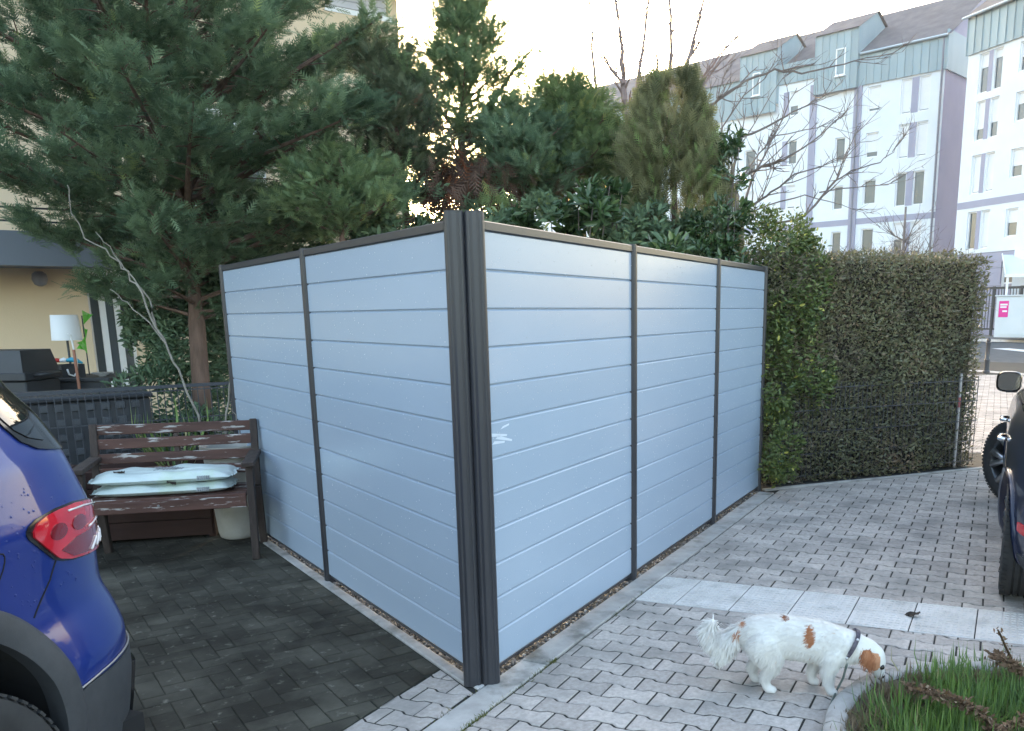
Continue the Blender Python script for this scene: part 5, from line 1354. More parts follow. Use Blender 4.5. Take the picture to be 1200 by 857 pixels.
# browned fern stalks lying over the grass
L_brown = leafmat('browned_fern', (0.09,0.055,0.032), (0.21,0.135,0.085), (0.34,0.27,0.19), rough=0.9, trans=0.15)
def fern(label, pts, seed, n, sz):
    R = random.Random(seed); o0 = np.array([pts[0][0],pts[0][1],0.03]); root = empty('dried_fern', o0); tag(root, label, 'plant', 'dried ferns in the grass bed')
    q = [np.array(p_)-o0 for p_ in pts]; m = MB(); m.tube(q, [0.006*(1-0.6*i/len(q)) for i in range(len(q))], 6); m.build('stalk', L_brown, root)
    P=[];X=[];Z=[];S=[]
    for k in range(n):
        s = R.random(); a = poly_at(q, s); dv = q[-1]-q[0]; dv = dv/np.linalg.norm(dv)
        P.append(a+np.array([R.gauss(0,0.009),R.gauss(0,0.009),R.gauss(0.002,0.008)])); X.append(dv*R.uniform(-0.3,0.8)+np.array([R.gauss(0,0.7),R.gauss(0,0.7),R.gauss(0.1,0.5)])); Z.append((R.gauss(0,1),R.gauss(0,1),R.gauss(0,1))); S.append(sz*R.uniform(0.5,1.3))
    scatter('curled_leaves', LEAF[0], LEAF[1], P, X, Z, S, L_brown, parent=root)
fern('long browned fern lying across the green grass', [onz(1062,803,0.09),onz(1085,812,0.14),onz(1110,818,0.15),onz(1128,826,0.14),onz(1150,838,0.13),onz(1170,858,0.11)], 1, 420, 0.028)
fern('browned fern at the right edge bending toward the pale slabs', [onz(1215,800,0.10),onz(1195,785,0.17),onz(1178,775,0.19),onz(1163,768,0.18)], 2, 300, 0.028)
fern('pale broken stalk standing up at the right edge of the grass', [onz(1185,772,0.14),onz(1178,757,0.22),onz(1171,741,0.30),onz(1169,738,0.31)], 3, 30, 0.02)
fern('short browned fern at the lower right corner of the grass', [onz(1160,862,0.06),onz(1175,858,0.12),onz(1195,846,0.14),onz(1212,838,0.13)], 5, 220, 0.028)
P=[];X=[];Z=[];S=[]

# moss and grass tufts in the kerb joints
R = random.Random(31); P=[];X=[];Z=[];S=[]
for (x0,y0,x1,y1,n_) in ((-0.45,-0.168,0.35,-0.168,150),(0.30,-0.168,0.36,-0.168,60),(-0.5,-0.03,-0.05,-0.03,60),(-0.45,-0.168,-0.25,-0.168,120),(0.9,-0.168,1.4,-0.168,60)):
    for k in range(n_):
        t = R.random(); P.append((x0+(x1-x0)*t, y0+R.gauss(0,0.006), -0.006)); X.append((R.gauss(0,0.7),R.gauss(0,0.7),1)); Z.append((R.gauss(0,1),R.gauss(0,1),0.2)); S.append((R.uniform(0.010,0.030),0.06,0.02))
o = scatter('joint_moss', GBL[0], GBf, P, X, Z, np.array(S), leafmat('moss', (0.05,0.07,0.015), (0.14,0.15,0.04), (0.2,0.16,0.07), rough=0.9, trans=0.1)); tag(o, kind='stuff')

# ================================================================ THE DOG
from mathutils.bvhtree import BVHTree
def dogmat(name, fur):
    m = bpy.data.materials.new(name); nt, b = nodes(m); N = nt.nodes.new; L = nt.links.new
    a = N('ShaderNodeAttribute'); a.attribute_name = 'rnd'
    r = N('ShaderNodeValToRGB'); e = r.color_ramp.elements
    e[0].position = 0.0; e[0].color = (0.70,0.685,0.655,1); e[1].position = 1.0; e[1].color = (0.012,0.010,0.010,1)
    for p_, c_ in ((0.32,(0.60,0.575,0.54,1)),(0.40,(0.52,0.27,0.16,1)),(0.58,(0.33,0.135,0.065,1)),(0.80,(0.22,0.09,0.05,1))):
        x = e.new(p_); x.color = c_
    L(a.outputs['Fac'], r.inputs[0]); L(r.outputs[0], b.inputs['Base Color'])
    b.inputs['Roughness'].default_value = 0.85; b.inputs['Specular IOR Level'].default_value = 0.2
    return m
M_dog = dogmat('dog_coat', False)
AZD = math.radians(-73)
dog = empty('dog', (0.487,-1.205,0.0), AZD); tag(dog, 'small white dog with tan patches and a dark collar sniffing at the grass kerb', 'dog')
SOL = [  # chains of (x, y, z, radius): trunk, neck, head, legs, tail
 [(-0.135,0,0.232,0.082),(-0.07,0,0.233,0.090),(0.02,0,0.228,0.088),(0.10,0,0.217,0.091),(0.175,0,0.200,0.083),(0.215,0,0.188,0.066)],
 [(0.185,0,0.212,0.070),(0.245,0,0.200,0.062),(0.30,0,0.178,0.056)],
 [(0.300,0,0.180,0.056),(0.325,0,0.158,0.055),(0.338,0,0.137,0.046)],
 [(0.338,0,0.132,0.038),(0.352,0,0.104,0.029),(0.358,0,0.090,0.024)],
 [(0.165,-0.048,0.175,0.052),(0.150,-0.055,0.120,0.034),(0.150,-0.055,0.075,0.025),(0.156,-0.055,0.035,0.021),(0.163,-0.055,0.019,0.020),(0.178,-0.055,0.014,0.0165)],
 [(0.155,0.048,0.170,0.048),(0.118,0.052,0.115,0.031),(0.098,0.052,0.070,0.024),(0.093,0.052,0.034,0.020),(0.100,0.052,0.018,0.020),(0.114,0.052,0.014,0.0165)],
 [(-0.115,-0.050,0.205,0.070),(-0.080,-0.056,0.150,0.052),(-0.078,-0.056,0.118,0.038),(-0.104,-0.054,0.072,0.024),(-0.098,-0.054,0.032,0.020),(-0.088,-0.054,0.017,0.020),(-0.070,-0.054,0.014,0.017)],
 [(-0.130,0.050,0.200,0.066),(-0.115,0.054,0.145,0.048),(-0.120,0.054,0.112,0.036),(-0.152,0.050,0.070,0.023),(-0.148,0.050,0.032,0.020),(-0.140,0.050,0.017,0.020),(-0.122,0.050,0.014,0.017)],
 [(-0.195,0,0.255,0.034),(-0.235,0,0.215,0.036),(-0.275,0.0,0.190,0.042),(-0.315,0.0,0.205,0.040),(-0.335,0,0.245,0.030),(-0.325,0,0.278,0.016)],
 [(-0.262,0,0.180,0.040),(-0.285,0,0.150,0.034),(-0.29,0,0.128,0.018)],
]
mb = MB()
def ball(mb, c, r, n=14, mm=8, sc=(1,1,1)):
    vs = [(c[0],c[1],c[2]+r*sc[2])]; fs = []
    for i in range(1, mm):
        a = PI*i/mm
        for k_ in range(n):
            w = 2*PI*k_/n; vs.append((c[0]+r*math.sin(a)*math.cos(w)*sc[0], c[1]+r*math.sin(a)*math.sin(w)*sc[1], c[2]+r*math.cos(a)*sc[2]))
    vs.append((c[0],c[1],c[2]-r*sc[2]))
    for k_ in range(n): fs.append((0,1+k_,1+(k_+1)%n)); fs.append((len(vs)-1,1+(mm-2)*n+(k_+1)%n,1+(mm-2)*n+k_))
    for i in range(mm-2):
        for k_ in range(n): fs.append((1+i*n+k_,1+(i+1)*n+k_,1+(i+1)*n+(k_+1)%n,1+i*n+(k_+1)%n))
    mb.add(vs, fs)
for chn in SOL:
    for a_, b_ in zip(chn[:-1], chn[1:]):
        a_ = np.array(a_); b_ = np.array(b_); L_ = np.linalg.norm((b_-a_)[:3]); k_ = max(2, int(L_/0.010))
        for i in range(k_+1):
            q = a_+(b_-a_)*i/k_; ball(mb, q[:3], q[3], 12, 8)
# toes
for (x, y) in ((0.183,-0.055),(0.119,0.052),(-0.065,-0.054),(-0.117,0.050)):
    for dy in (-0.011,0,0.011): ball(mb, (x-abs(dy)*0.3,y+dy,0.0105), 0.0095, 8, 6)
tmp = link('dog_blend', mb.mesh('dog_blend'))
rm = tmp.modifiers.new('r', 'REMESH'); rm.mode = 'VOXEL'; rm.voxel_size = 0.006
sm = tmp.modifiers.new('s', 'SMOOTH'); sm.iterations = 6; sm.factor = 0.5
dg = bpy.context.evaluated_depsgraph_get(); dg.update()
dme = bpy.data.meshes.new_from_object(tmp.evaluated_get(dg)); bpy.data.objects.remove(tmp)
dme.name = 'body'
def patch(p):
    """0 white .. 0.6 tan .. 1 black nose, by place on the coat"""
    x, y, z = p; v = 0.10+0.12*math.sin(40*x+7*z)*math.sin(33*z+9*y)
    j = 0.25*(math.sin(70*x+5)+math.sin(83*z+2)+math.sin(64*y))/3
    def e(c, r): return ((x-c[0])/r[0])**2+((y-c[1])/r[1])**2+((z-c[2])/r[2])**2+j
    for c, r, t in (((0.070,-0.085,0.262),(0.020,0.08,0.046),0.58), ((-0.026,-0.02,0.322),(0.014,0.025,0.02),0.82), ((-0.198,-0.03,0.288),(0.014,0.03,0.014),0.48), ((-0.217,-0.025,0.245),(0.016,0.03,0.016),0.42),
                    ((0.322,-0.060,0.148),(0.036,0.038,0.050),0.46), ((0.322,0.060,0.148),(0.036,0.038,0.050),0.46)):
        if e(c, r) < 1: return t+0.1*j
    return min(0.30, max(0.0, v))
co = np.empty(len(dme.vertices)*3, dtype=np.float32); dme.vertices.foreach_get('co', co); co = co.reshape(-1, 3)
at_ = dme.attributes.new('rnd', 'FLOAT', 'POINT'); at_.data.foreach_set('value', np.array([patch(c) for c in co], dtype=np.float32))
dme.materials.clear(); dme.materials.append(M_dog); dme.polygons.foreach_set('use_smooth', [True]*len(dme.polygons))
dbody = link('body', dme, dog)
# fur
R = random.Random(2); P=[];X=[];Z=[];S=[];C=[]
fa_ = np.empty(len(dme.polygons)*3, dtype=np.float32); dme.polygons.foreach_get('center', fa_); fa_ = fa_.reshape(-1,3)
fn_ = np.empty(len(dme.polygons)*3, dtype=np.float32); dme.polygons.foreach_get('normal', fn_); fn_ = fn_.reshape(-1,3)
idx = NR.integers(0, len(fa_), 36000)
for i in idx:
    c = fa_[i]; n_ = fn_[i]; x, y, z = c
    fl_ = np.array([-0.85,0,-0.55]); ln = 0.021; out = 0.36
    if x < -0.215: ln = 0.045; cx_, cz_ = -0.27, 0.235; fl_ = np.array([(x+0.20)*2.0,0,(z-0.27)*3.0-0.5]); out = 0.5
    elif z < 0.055: ln = 0.008; out = 0.15; fl_ = np.array([0.3,0,-0.8])
    elif z < 0.14 and x > 0.2: ln = 0.009; out = 0.15; fl_ = np.array([-0.3,0,0.9])
    elif x > 0.27: ln = 0.011; out = 0.18; fl_ = np.array([-0.6,0,0.4])
    elif n_[2] < -0.3: ln = 0.026; fl_ = np.array([-0.4,0,-0.9])
    elif z < 0.19: ln = 0.022; fl_ = np.array([-0.45,0,-0.9])
    fl_ = fl_-n_*(fl_@n_)*0.9; fl_ = fl_/(np.linalg.norm(fl_)+1e-6)
    d_ = fl_+n_*out*R.uniform(0.5,1.3)+np.array([R.gauss(0,0.16),R.gauss(0,0.16),R.gauss(0,0.16)])
    P.append(c-n_*0.002); X.append(d_); Z.append(n_); S.append(ln*R.uniform(0.6,1.25)); C.append(min(1,max(0,patch(c)+R.gauss(0,0.07))))
FU = (np.array([(0,-0.04,0),(0,0.04,0),(0.55,0.032,0.03),(0.55,-0.032,0.03),(1,0,-0.04)]), np.array([(0,1,2),(0,2,3),(3,2,4)]))
scatter('fur', FU[0], FU[1], P, X, Z, S, M_dog, R=np.array(C), parent=dbody)
# ears
for sy in (-1, 1):
    m = MB(); rows = []
    for i in range(9):
        t = i/8; w_ = 0.026*math.sin(PI*(0.18+0.78*t))**0.8; zz = 0.205-0.085*t; yy = sy*(0.050+0.009*math.sin(PI*t)); xx = 0.292+0.018*t
        rows.append([(xx+w_*math.cos(PI*j/6), yy+sy*0.006*math.sin(PI*j/6), zz) for j in range(7)])
    rows2 = [[(x_,y_-sy*0.004,z_) for x_,y_,z_ in r_] for r_ in rows]
    m.grid(rows); m.grid([r_[::-1] for r_ in rows2]); me = m.mesh('ear', M_dog, smooth=True)
    a_ = me.attributes.new('rnd', 'FLOAT', 'POINT'); a_.data.foreach_set('value', np.array([0.56+0.06*math.sin(i*1.7) for i in range(len(me.vertices))], dtype=np.float32))
    er = link('ear', me, dog)
    EP=[];EX=[];EZ=[];ES=[];EC=[]
    for k in range(260):
        r_ = R.choice(rows); c_ = R.choice(r_); EP.append((c_[0]+R.gauss(0,0.003),c_[1],c_[2]+R.gauss(0,0.004))); EX.append((R.gauss(-0.2,0.3),sy*R.uniform(0.05,0.35),-0.9)); EZ.append((R.gauss(0,0.3),sy,0.2)); ES.append(R.uniform(0.012,0.026)); EC.append(R.uniform(0.52,0.74))
    scatter('ear_fur', FU[0], FU[1], EP, EX, EZ, ES, M_dog, R=np.array(EC), parent=er)
M_black = mat('moist_black', (0.012,0.011,0.011), rough=0.25)
m = MB(); ball(m, (0.370,0,0.076), 0.0125, 12, 8, (0.9,1.15,0.8)); m.build('nose', M_black, dog, smooth=True)
for sy in (-1,1):
    m = MB(); ball(m, (0.361,sy*0.033,0.128), 0.0115, 12, 8); m.build('eye', M_black, dog, smooth=True)
m = MB(); m.tube([(0.352,-0.020,0.071),(0.362,-0.010,0.063),(0.364,0,0.062),(0.362,0.010,0.063),(0.352,0.020,0.071)], 0.0022, 5); m.build('mouth', M_black, dog)
# collar
M_collar = mat('dark_collar', (0.03,0.03,0.045), (0.09,0.075,0.10), rough=0.6, scale=60); M_tagm = mat('collar_metal', (0.55,0.55,0.58), rough=0.3, metal=0.9)
cc = np.array([0.232,0,0.203]); ax = np.array([0.88,0,-0.47]); ux = np.array([0,1,0]); uz = np.cross(ax, ux)
m = MB(); rows = []
for i in range(33):
    w = 2*PI*i/32; rad = 0.0725
    p_ = cc+ux*rad*math.cos(w)+uz*rad*math.sin(w); o_ = (p_-cc)/rad
    rows.append([tuple(p_+ax*s_+o_*t_) for s_, t_ in ((-0.008,-0.004),(-0.008,0.003),(0.008,0.003),(0.008,-0.004),(-0.008,-0.004))])
m.grid(rows); col = m.build('collar', M_collar, dog, smooth=True, angle=40)
m = MB()
for w in (3.6, 3.85, 2.4): 
    p_ = cc+ux*0.0765*math.cos(w)+uz*0.0765*math.sin(w); ball(m, tuple(p_), 0.0065, 8, 6)
m.build('buckle', M_tagm, col, smooth=True)
# leash: from the collar to the ground and off past the kerb
Md = Matrix.Rotation(AZD, 4, 'Z'); Md.translation = Vector((0.487,-1.205,0))
c0 = Md @ Vector(tuple(cc-uz*0.0))
c0 = Md @ Vector((0.222,-0.055,0.150))
ls = [tuple(c0), tuple(onz(988,795,0.07)), tuple(onz(981,808,0.02)), tuple(onz(975,822,0.012)), tuple(onz(969,842,0.010)), tuple(onz(962,862,0.010)), tuple(onz(948,900,0.010)), tuple(onz(930,960,0.2))]
m = MB(); m.tube([np.array(a_)*(1-t)+np.array(b_)*t for a_, b_ in zip(ls[:-1], ls[1:]) for t in (0,0.33,0.66)]+[np.array(ls[-1])], 0.0048, 6)
tag(m.build('leash', mat('grey_green_leash', (0.09,0.12,0.11), (0.14,0.17,0.15), rough=0.6, scale=30), smooth=True), 'thin grey green leash running from the dog collar along the kerb', 'leash')

# ================================================================ CARS
M_tyre = mat('tyre_rubber', (0.018,0.018,0.019), (0.028,0.028,0.028), rough=0.8, scale=20)
M_clad = mat('black_cladding', (0.030,0.033,0.038), (0.040,0.043,0.048), rough=0.62, scale=30, bump=0.0006, bscale=300)
M_rim = mat('dark_alloy', (0.10,0.105,0.11), rough=0.3, metal=0.8)
M_rimb = mat('bright_alloy', (0.45,0.46,0.48), rough=0.3, metal=0.9)
M_hole = mat('wheel_house', (0.010,0.010,0.011), rough=0.95)
M_glassd = glassmat('car_glass', (0.012,0.014,0.016), 0.03, 0.9)
M_trim = mat('gloss_black_trim', (0.012,0.012,0.013), rough=0.15)
M_chrome = mat('chrome', (0.75,0.76,0.78), rough=0.12, metal=1.0)
M_tailred = mat('tail_light_red', (0.42,0.008,0.018), (0.55,0.015,0.03), rough=0.06, scale=9, coat=1.0)
M_tailin = mat('tail_light_inside', (0.17,0.006,0.012), rough=0.15, coat=1.0)
M_tailwhite = mat('tail_light_white', (0.62,0.60,0.60), rough=0.08, coat=1.0)
M_refl = mat('red_reflector', (0.55,0.01,0.02), rough=0.15)
def paint(name, c):
    return mat(name, c, rough=0.30, metal=0.1, coat=0.7, spec=0.4)
M_blue = paint('blue_car_paint', (0.0015,0.019,0.165)); M_navy = paint('navy_car_paint', (0.006,0.011,0.036))
M_seam = mat('panel_gap', (0.004,0.004,0.005), rough=0.9)

class Car:
    def __init__(s, name, label, group, O, az, zs, xr, xf, w, paintm, wb=2.66, wr=0.35, ra=0.415, rb=0.485, nexp=4.2, zc=None):
        s.zs, s.xr, s.xf, s.w, s.n = zs, xr, xf, w, nexp
        s.wb, s.wr, s.ra, s.rb = wb, wr, ra, rb; s.zc = zc or wr
        s.root = empty(name, (O[0],O[1],0), az); tag(s.root, label, 'car', group)
        s.M = np.array([[math.cos(az),-math.sin(az),0],[math.sin(az),math.cos(az),0],[0,0,1]]); s.O = np.array([O[0],O[1],0.0])
        s.z0, s.z1 = zs[0], zs[-1]
        s.zd = np.linspace(s.z0, s.z1, 400)
        def sm_(v):
            y = np.interp(s.zd, zs, v); kx = np.exp(-np.linspace(-2,2,25)**2); kx /= kx.sum()
            return np.convolve(np.pad(y, 12, mode='edge'), kx, mode='valid')
        s.fr, s.ff, s.fw = sm_(xr), sm_(xf), sm_(w)
        # body grid
        T = np.concatenate([np.linspace(0,0.5,10)**1.0*0.9, np.linspace(0.48,1.35,70), np.linspace(1.36,1.78,150), np.linspace(1.79,PI,70)])
        T = np.unique(np.round(T,5)); T = np.concatenate([-T[::-1][:-1], T])
        Zg = np.linspace(s.z0, s.z1, 96)
        V = np.array([[s.S(t, z) for t in T] for z in Zg]); nz, nt = len(Zg), len(T)
        faces = []
        for i in range(nz-1):
            for j in range(nt-1):
                c = (V[i,j]+V[i+1,j]+V[i+1,j+1]+V[i,j+1])/4
                if abs(c[1]) > 0.5 and any((c[0]-xa)**2+max(0,c[2]-s.zc)**2 < (s.ra+0.02)**2 for xa in (0,wb)): continue
                faces.append((i*nt+j, i*nt+j+1, (i+1)*nt+j+1, (i+1)*nt+j))
        VV = V.reshape(-1,3); vs = [tuple(v) for v in VV]
        # roof cap: rings towards the middle line
        nrm = 6; prev = (nz-1)*nt; rowc = V[-1]
        for k in range(1, nrm+1):
            f = 1-k/nrm; n0 = len(vs)
            for p in rowc: vs.append((p[0]*(0.4+0.6*f)+(1-f)*0.6*0.9, p[1]*f, p[2]+0.045*(1-f*f)))
            for j in range(nt-1): faces.append((prev+j, prev+j+1, n0+j+1, n0+j))
            prev = n0
        b = MB(); b.add(vs, faces); s.body = b.build('body', paintm, s.root, smooth=True, angle=60)
        # dark floor and wheel houses
        b = MB(); b.box((s.fr[0]+0.12,-0.70,s.z0+0.02),(s.ff[0]-0.1,0.70,s.z0+0.10)); 
        for xa in (0, wb):
            for sy in (-1,1):
                rows = []
                for k in range(25):
                    a = 2*PI*k/24; rows.append([(xa+s.ra*math.cos(a), sy*y_, max(s.z0+0.021, s.zc+s.ra*math.sin(a))) for y_ in (0.50, s.Y(xa+s.ra*math.cos(a), max(s.z0, s.zc+s.ra*math.sin(a)))-0.004)])
                b.grid(rows)
                b.add([(xa+s.ra*math.cos(2*PI*k/24), sy*0.5, max(s.z0+0.021, s.zc+s.ra*math.sin(2*PI*k/24))) for k in range(24)], [tuple(range(24))])
        b.build('wheel_house', M_hole, s.root)
    def prm(s, z): return np.interp(z, s.zd, s.fr), np.interp(z, s.zd, s.ff), np.interp(z, s.zd, s.fw)
    def S(s, t, z):
        xr, xf, w = s.prm(z); xm = (xr+xf)/2; hl = (xf-xr)/2; c, q = math.cos(t), math.sin(t)
        return np.array([xm-hl*math.copysign(abs(c)**(2/s.n), c), w*math.copysign(abs(q)**(2/s.n), q), z])
    def N(s, t, z):
        a = s.S(t+0.004, z)-s.S(t-0.004, z); b = s.S(t, min(z+0.006, s.z1))-s.S(t, max(z-0.006, s.z0)); n = np.cross(a, b); n = n/(np.linalg.norm(n)+1e-12)
        c = s.S(t, z); return n if n[:2]@np.array([c[0]-1.3, c[1]]) > 0 or n[2] > 0.9 else -n
    def Y(s, x, z):
        xr, xf, w = s.prm(z); xm = (xr+xf)/2; hl = (xf-xr)/2; u = min(0.9999, abs((x-xm)/hl)); return w*(1-u**s.n)**(1/s.n)
    def wp(s, p): return s.M @ np.asarray(p, float)+s.O
    def tz(s, px, py, sgn=1, t0=0.05, t1=2.6):
        """(t, z) of the flank point seen at a photo pixel"""
        T = np.linspace(t0, t1, 260)*sgn; Zz = np.linspace(s.z0, s.z1, 240)
        best = None; c1 = np.cos(T); s1 = np.sin(T)
        for z in Zz:
            xr, xf, w = s.prm(z); xm = (xr+xf)/2; hl = (xf-xr)/2
            Px = xm-hl*np.sign(c1)*np.abs(c1)**(2/s.n); Py = w*np.sign(s1)*np.abs(s1)**(2/s.n)
            W_ = np.stack([Px, Py, np.full_like(Px, z)], 1) @ s.M.T+s.O-CAM; d = W_ @ FW
            ux_ = PPX+FPX*(W_ @ RT)/d; uy_ = PPY-FPX*(W_ @ UP)/d; e = (ux_-px)**2+(uy_-py)**2; k = int(np.argmin(e+(d < 0.3)*1e9))
            if best is None or e[k] < best[0]: best = (e[k], T[k], z)
        return best[1], best[2], best[0]**0.5
    def pt(s, t, z, off): return tuple(s.S(t, z)+s.N(t, z)*off)
    def area(s, name, poly, off, mtl, parent=None, nt=26, nz=16, lip=0.012):
        """raised patch on the body: poly is a closed outline in (t, z)"""
        zz0 = min(p[1] for p in poly); zz1 = max(p[1] for p in poly); rows = []
        for i in range(nz+1):
            z = zz0+(zz1-zz0)*(i+0.001)/(nz+0.002); xs = []
            for a, b in zip(poly, poly[1:]+poly[:1]):
                if (a[1]-z)*(b[1]-z) <= 0 and a[1] != b[1]: xs.append(a[0]+(b[0]-a[0])*(z-a[1])/(b[1]-a[1]))
            if len(xs) < 2: continue
            lo, hi = min(xs), max(xs); rows.append([(lo+(hi-lo)*j/nt, z) for j in range(nt+1)])
        m = MB(); m.grid([[s.pt(t, z, off) for t, z in r] for r in rows])
        ring = rows[0][:]+[r[-1] for r in rows[1:]]+rows[-1][::-1][1:]+[r[0] for r in rows[::-1][1:]]
        m.grid([[s.pt(t, z, off) for t, z in ring], [s.pt(t, z, off-lip) for t, z in ring]])
        return m.build(name, mtl, parent or s.root, smooth=True, angle=40)
    def line(s, name, pts, r, mtl, off=0.0, parent=None):
        m = MB(); q = []
        for a, b in zip(pts[:-1], pts[1:]):
            for k in range(6): q.append(s.pt(a[0]+(b[0]-a[0])*k/6, a[1]+(b[1]-a[1])*k/6, off))
        q.append(s.pt(pts[-1][0], pts[-1][1], off)); m.tube(q, r, 5); return m.build(name, mtl, parent or s.root, smooth=True)
    def arch(s, xa, sy, mtl, wid=None):
        rows = []; rb = s.rb if wid is None else s.ra+wid
        for k in range(-4, 45):
            a = PI*min(40,max(0,k))/40; row = []; low = (-k if k < 0 else k-40 if k > 40 else 0)/4
            for r_, o_ in ((s.ra-0.012,-0.05),(s.ra-0.008,0.012),(s.ra+0.012,0.020),(rb-0.01,0.017),(rb,0.010),(rb+0.001,-0.01)):
                x = xa+r_*math.cos(a); z = s.zc+r_*math.sin(a)-low*(s.zc-s.z0-0.03); row.append((x, sy*(s.Y(x, z)+o_), z))
            rows.append(row if sy > 0 else row[::-1])
        m = MB(); m.grid(rows); return m.build('arch_trim', mtl, s.root, smooth=True, angle=50)
    def wheel(s, xa, sy, steer=0.0, spokes=5, rimm=None, width=0.225, inset_=0.02):
        r = s.wr; y = sy*(s.Y(xa, r+0.3)-inset_-width/2)
        wroot = empty('wheel', (xa, y, r), 0); wroot.parent = s.root; wroot.rotation_euler = (0,0,steer)
        m = MB(); h = width/2; pr = [(r*0.68,-h*0.86),(r*0.74,-h*0.98),(r*0.90,-h),(r*0.965,-h*0.93),(r,-h*0.72)]
        for g_ in (-0.42,-0.14,0.14,0.42): pr += [(r,h*(g_-0.045)),(r-0.009,h*(g_-0.035)),(r-0.009,h*(g_+0.035)),(r,h*(g_+0.045))]
        pr += [(r,h*0.72),(r*0.965,h*0.93),(r*0.90,h),(r*0.74,h*0.98),(r*0.68,h*0.86)]
        m.lathe(pr, n=56, axis='y', capb=False, capt=False); m.build('tyre', M_tyre, wroot, smooth=True, angle=35)
        m = MB()   # shoulder tread blocks
        for k in range(64):
            a = 2*PI*k/64; Mx = Matrix.Rotation(-a,4,'Y')
            for sd in (-1,1): m.box((r-0.006,sd*h*0.84-0.016,-0.010),(r+0.0012,sd*h*0.84+0.012,0.010), M=Mx)
        tag(m.build('tread_blocks', M_tyre, wroot), kind='stuff')
        o = sy*h
        m = MB(); m.lathe([(r*0.69,o*0.88),(r*0.66,o*0.80),(r*0.64,o*0.2),(r*0.60,-o*0.3),(r*0.02,-o*0.35)], n=40, axis='y', capb=False, capt=False)
        rm_ = m.build('rim', M_rim, wroot, smooth=True, angle=50)
        for k in range(spokes):
            for da, mt_, w_ in ((-0.13,rimm or M_rim,0.020),(0.13,rimm or M_rim,0.020)):
                a = 2*PI*k/spokes+da*0.6; a2 = 2*PI*k/spokes+da*2.0
                m = MB(); q = [(r*0.10*math.cos(a),o*0.62,r*0.10*math.sin(a)),(r*0.38*math.cos((a+a2)/2),o*0.70,r*0.38*math.sin((a+a2)/2)),(r*0.665*math.cos(a2),o*0.80,r*0.665*math.sin(a2))]
                m.tube(q, [0.026,0.024,0.032], 6); m.build('spoke', mt_, wroot, smooth=True)
        m = MB(); m.lathe([(0.001,o*0.72),(r*0.17,o*0.68),(r*0.19,o*0.5)], n=20, axis='y', capb=False, capt=False); m.build('hub', M_rim, wroot, smooth=True)
        return wroot

# blue car at the left
zsB = [0.22,0.35,0.456,0.542,0.60,0.685,0.736,0.78,0.861,1.0,1.17,1.28,1.35,1.45,1.56]
bB = [0.02,0.05,0.069,0.07,0.07,0.04,0.015,0.008,0.007,-0.017,-0.091,-0.164,-0.233,-0.30,-0.42]
xrB = [-(0.80+0.85*b) for b in bB]; wB = [0.86+0.55*b for b in bB]; wB[-1] = 0.61
xfB = [3.35,3.42,3.48,3.50,3.50,3.48,3.45,3.40,3.25,2.35,1.85,1.60,1.42,1.15,0.75]
BO = (-2.0, 1.10)
cb_ = Car('parked_car', 'metallic blue car at the left edge, rear corner with red tail light and black cladding', 'parked cars', BO, math.radians(185), zsB, xrB, xfB, wB, M_blue, wr=0.34, ra=0.36, rb=0.43, zc=0.465)
for sy in (1,-1):
    cb_.arch(-0.0, sy, M_clad); cb_.arch(cb_.wb, sy, M_clad)
    cb_.wheel(0, sy); cb_.wheel(cb_.wb, sy)
def outline(car, pix, wrap=None, sgn=1):
    out = []
    for q in pix:
        t, z, e = car.tz(q[0], q[1], sgn)
        if len(q) > 2: t = t-q[2]*sgn
        out.append((t, z))
    return out
# tail light: outline in body coordinates, wrapped round the corner
LO = [(1.03,1.0),(1.015,1.018),(0.97,1.029),(0.90,1.034),(0.79,1.034),(0.65,1.022),(0.5,1.006),(0.40,0.995),(0.34,0.975),(0.315,0.93),(0.33,0.88),(0.38,0.864),(0.50,0.862),(0.60,0.868),(0.70,0.876),(0.80,0.886),(0.87,0.902),(0.93,0.935),(0.985,0.965),(1.022,0.985)]
tl = cb_.area('tail_light', LO, 0.010, M_tailred, lip=0.03, nt=30, nz=40)
cen = np.mean(np.array(LO), axis=0)
def shrink(poly, f, dt=0, dz=0): return [(cen[0]+(t-cen[0])*f+dt, cen[1]+(z-cen[1])*f+dz) for t, z in poly]
cb_.area('light_rim', shrink(LO, 1.07), 0.004, M_trim, lip=0.02)
cb_.area('lamp_shade', [(0.80,0.874+0.02),(0.88,0.925),(0.80,0.945),(0.62,0.945),(0.36,0.935),(0.34,0.885),(0.5,0.873),(0.66,0.880)], 0.0125, M_tailin, tl, nt=20, nz=24, lip=0.004)
def oval(t, z, a, b, sk=0.0): return [(t+a*math.cos(2*PI*k/22)+sk*math.sin(2*PI*k/22), z+b*math.sin(2*PI*k/22)) for k in range(22)]
cb_.area('lamp', oval(0.915,0.979,0.042,0.022,0.012), 0.0128, M_tailin, tl, nt=14, nz=20, lip=0.004)
cb_.area('lamp', oval(0.785,0.981,0.055,0.021,0.014), 0.0128, M_tailin, tl, nt=14, nz=20, lip=0.004)
for k in range(4):
    t0_ = 0.62-k*0.065; cb_.line('white_bar', [(t0_+0.05,0.885),(t0_-0.02,0.912)], 0.0042, M_tailwhite, 0.0145, tl)
cb_.line('white_bar', [(0.86,1.022),(0.74,1.018),(0.60,1.006),(0.48,0.992)], 0.0032, M_tailwhite, 0.0125, tl)  # top streak: a reflection on the lens, painted as a white bar
cb_.line('white_bar', [(0.70,0.956),(0.56,0.962)], 0.0036, M_tailwhite, 0.0135, tl)
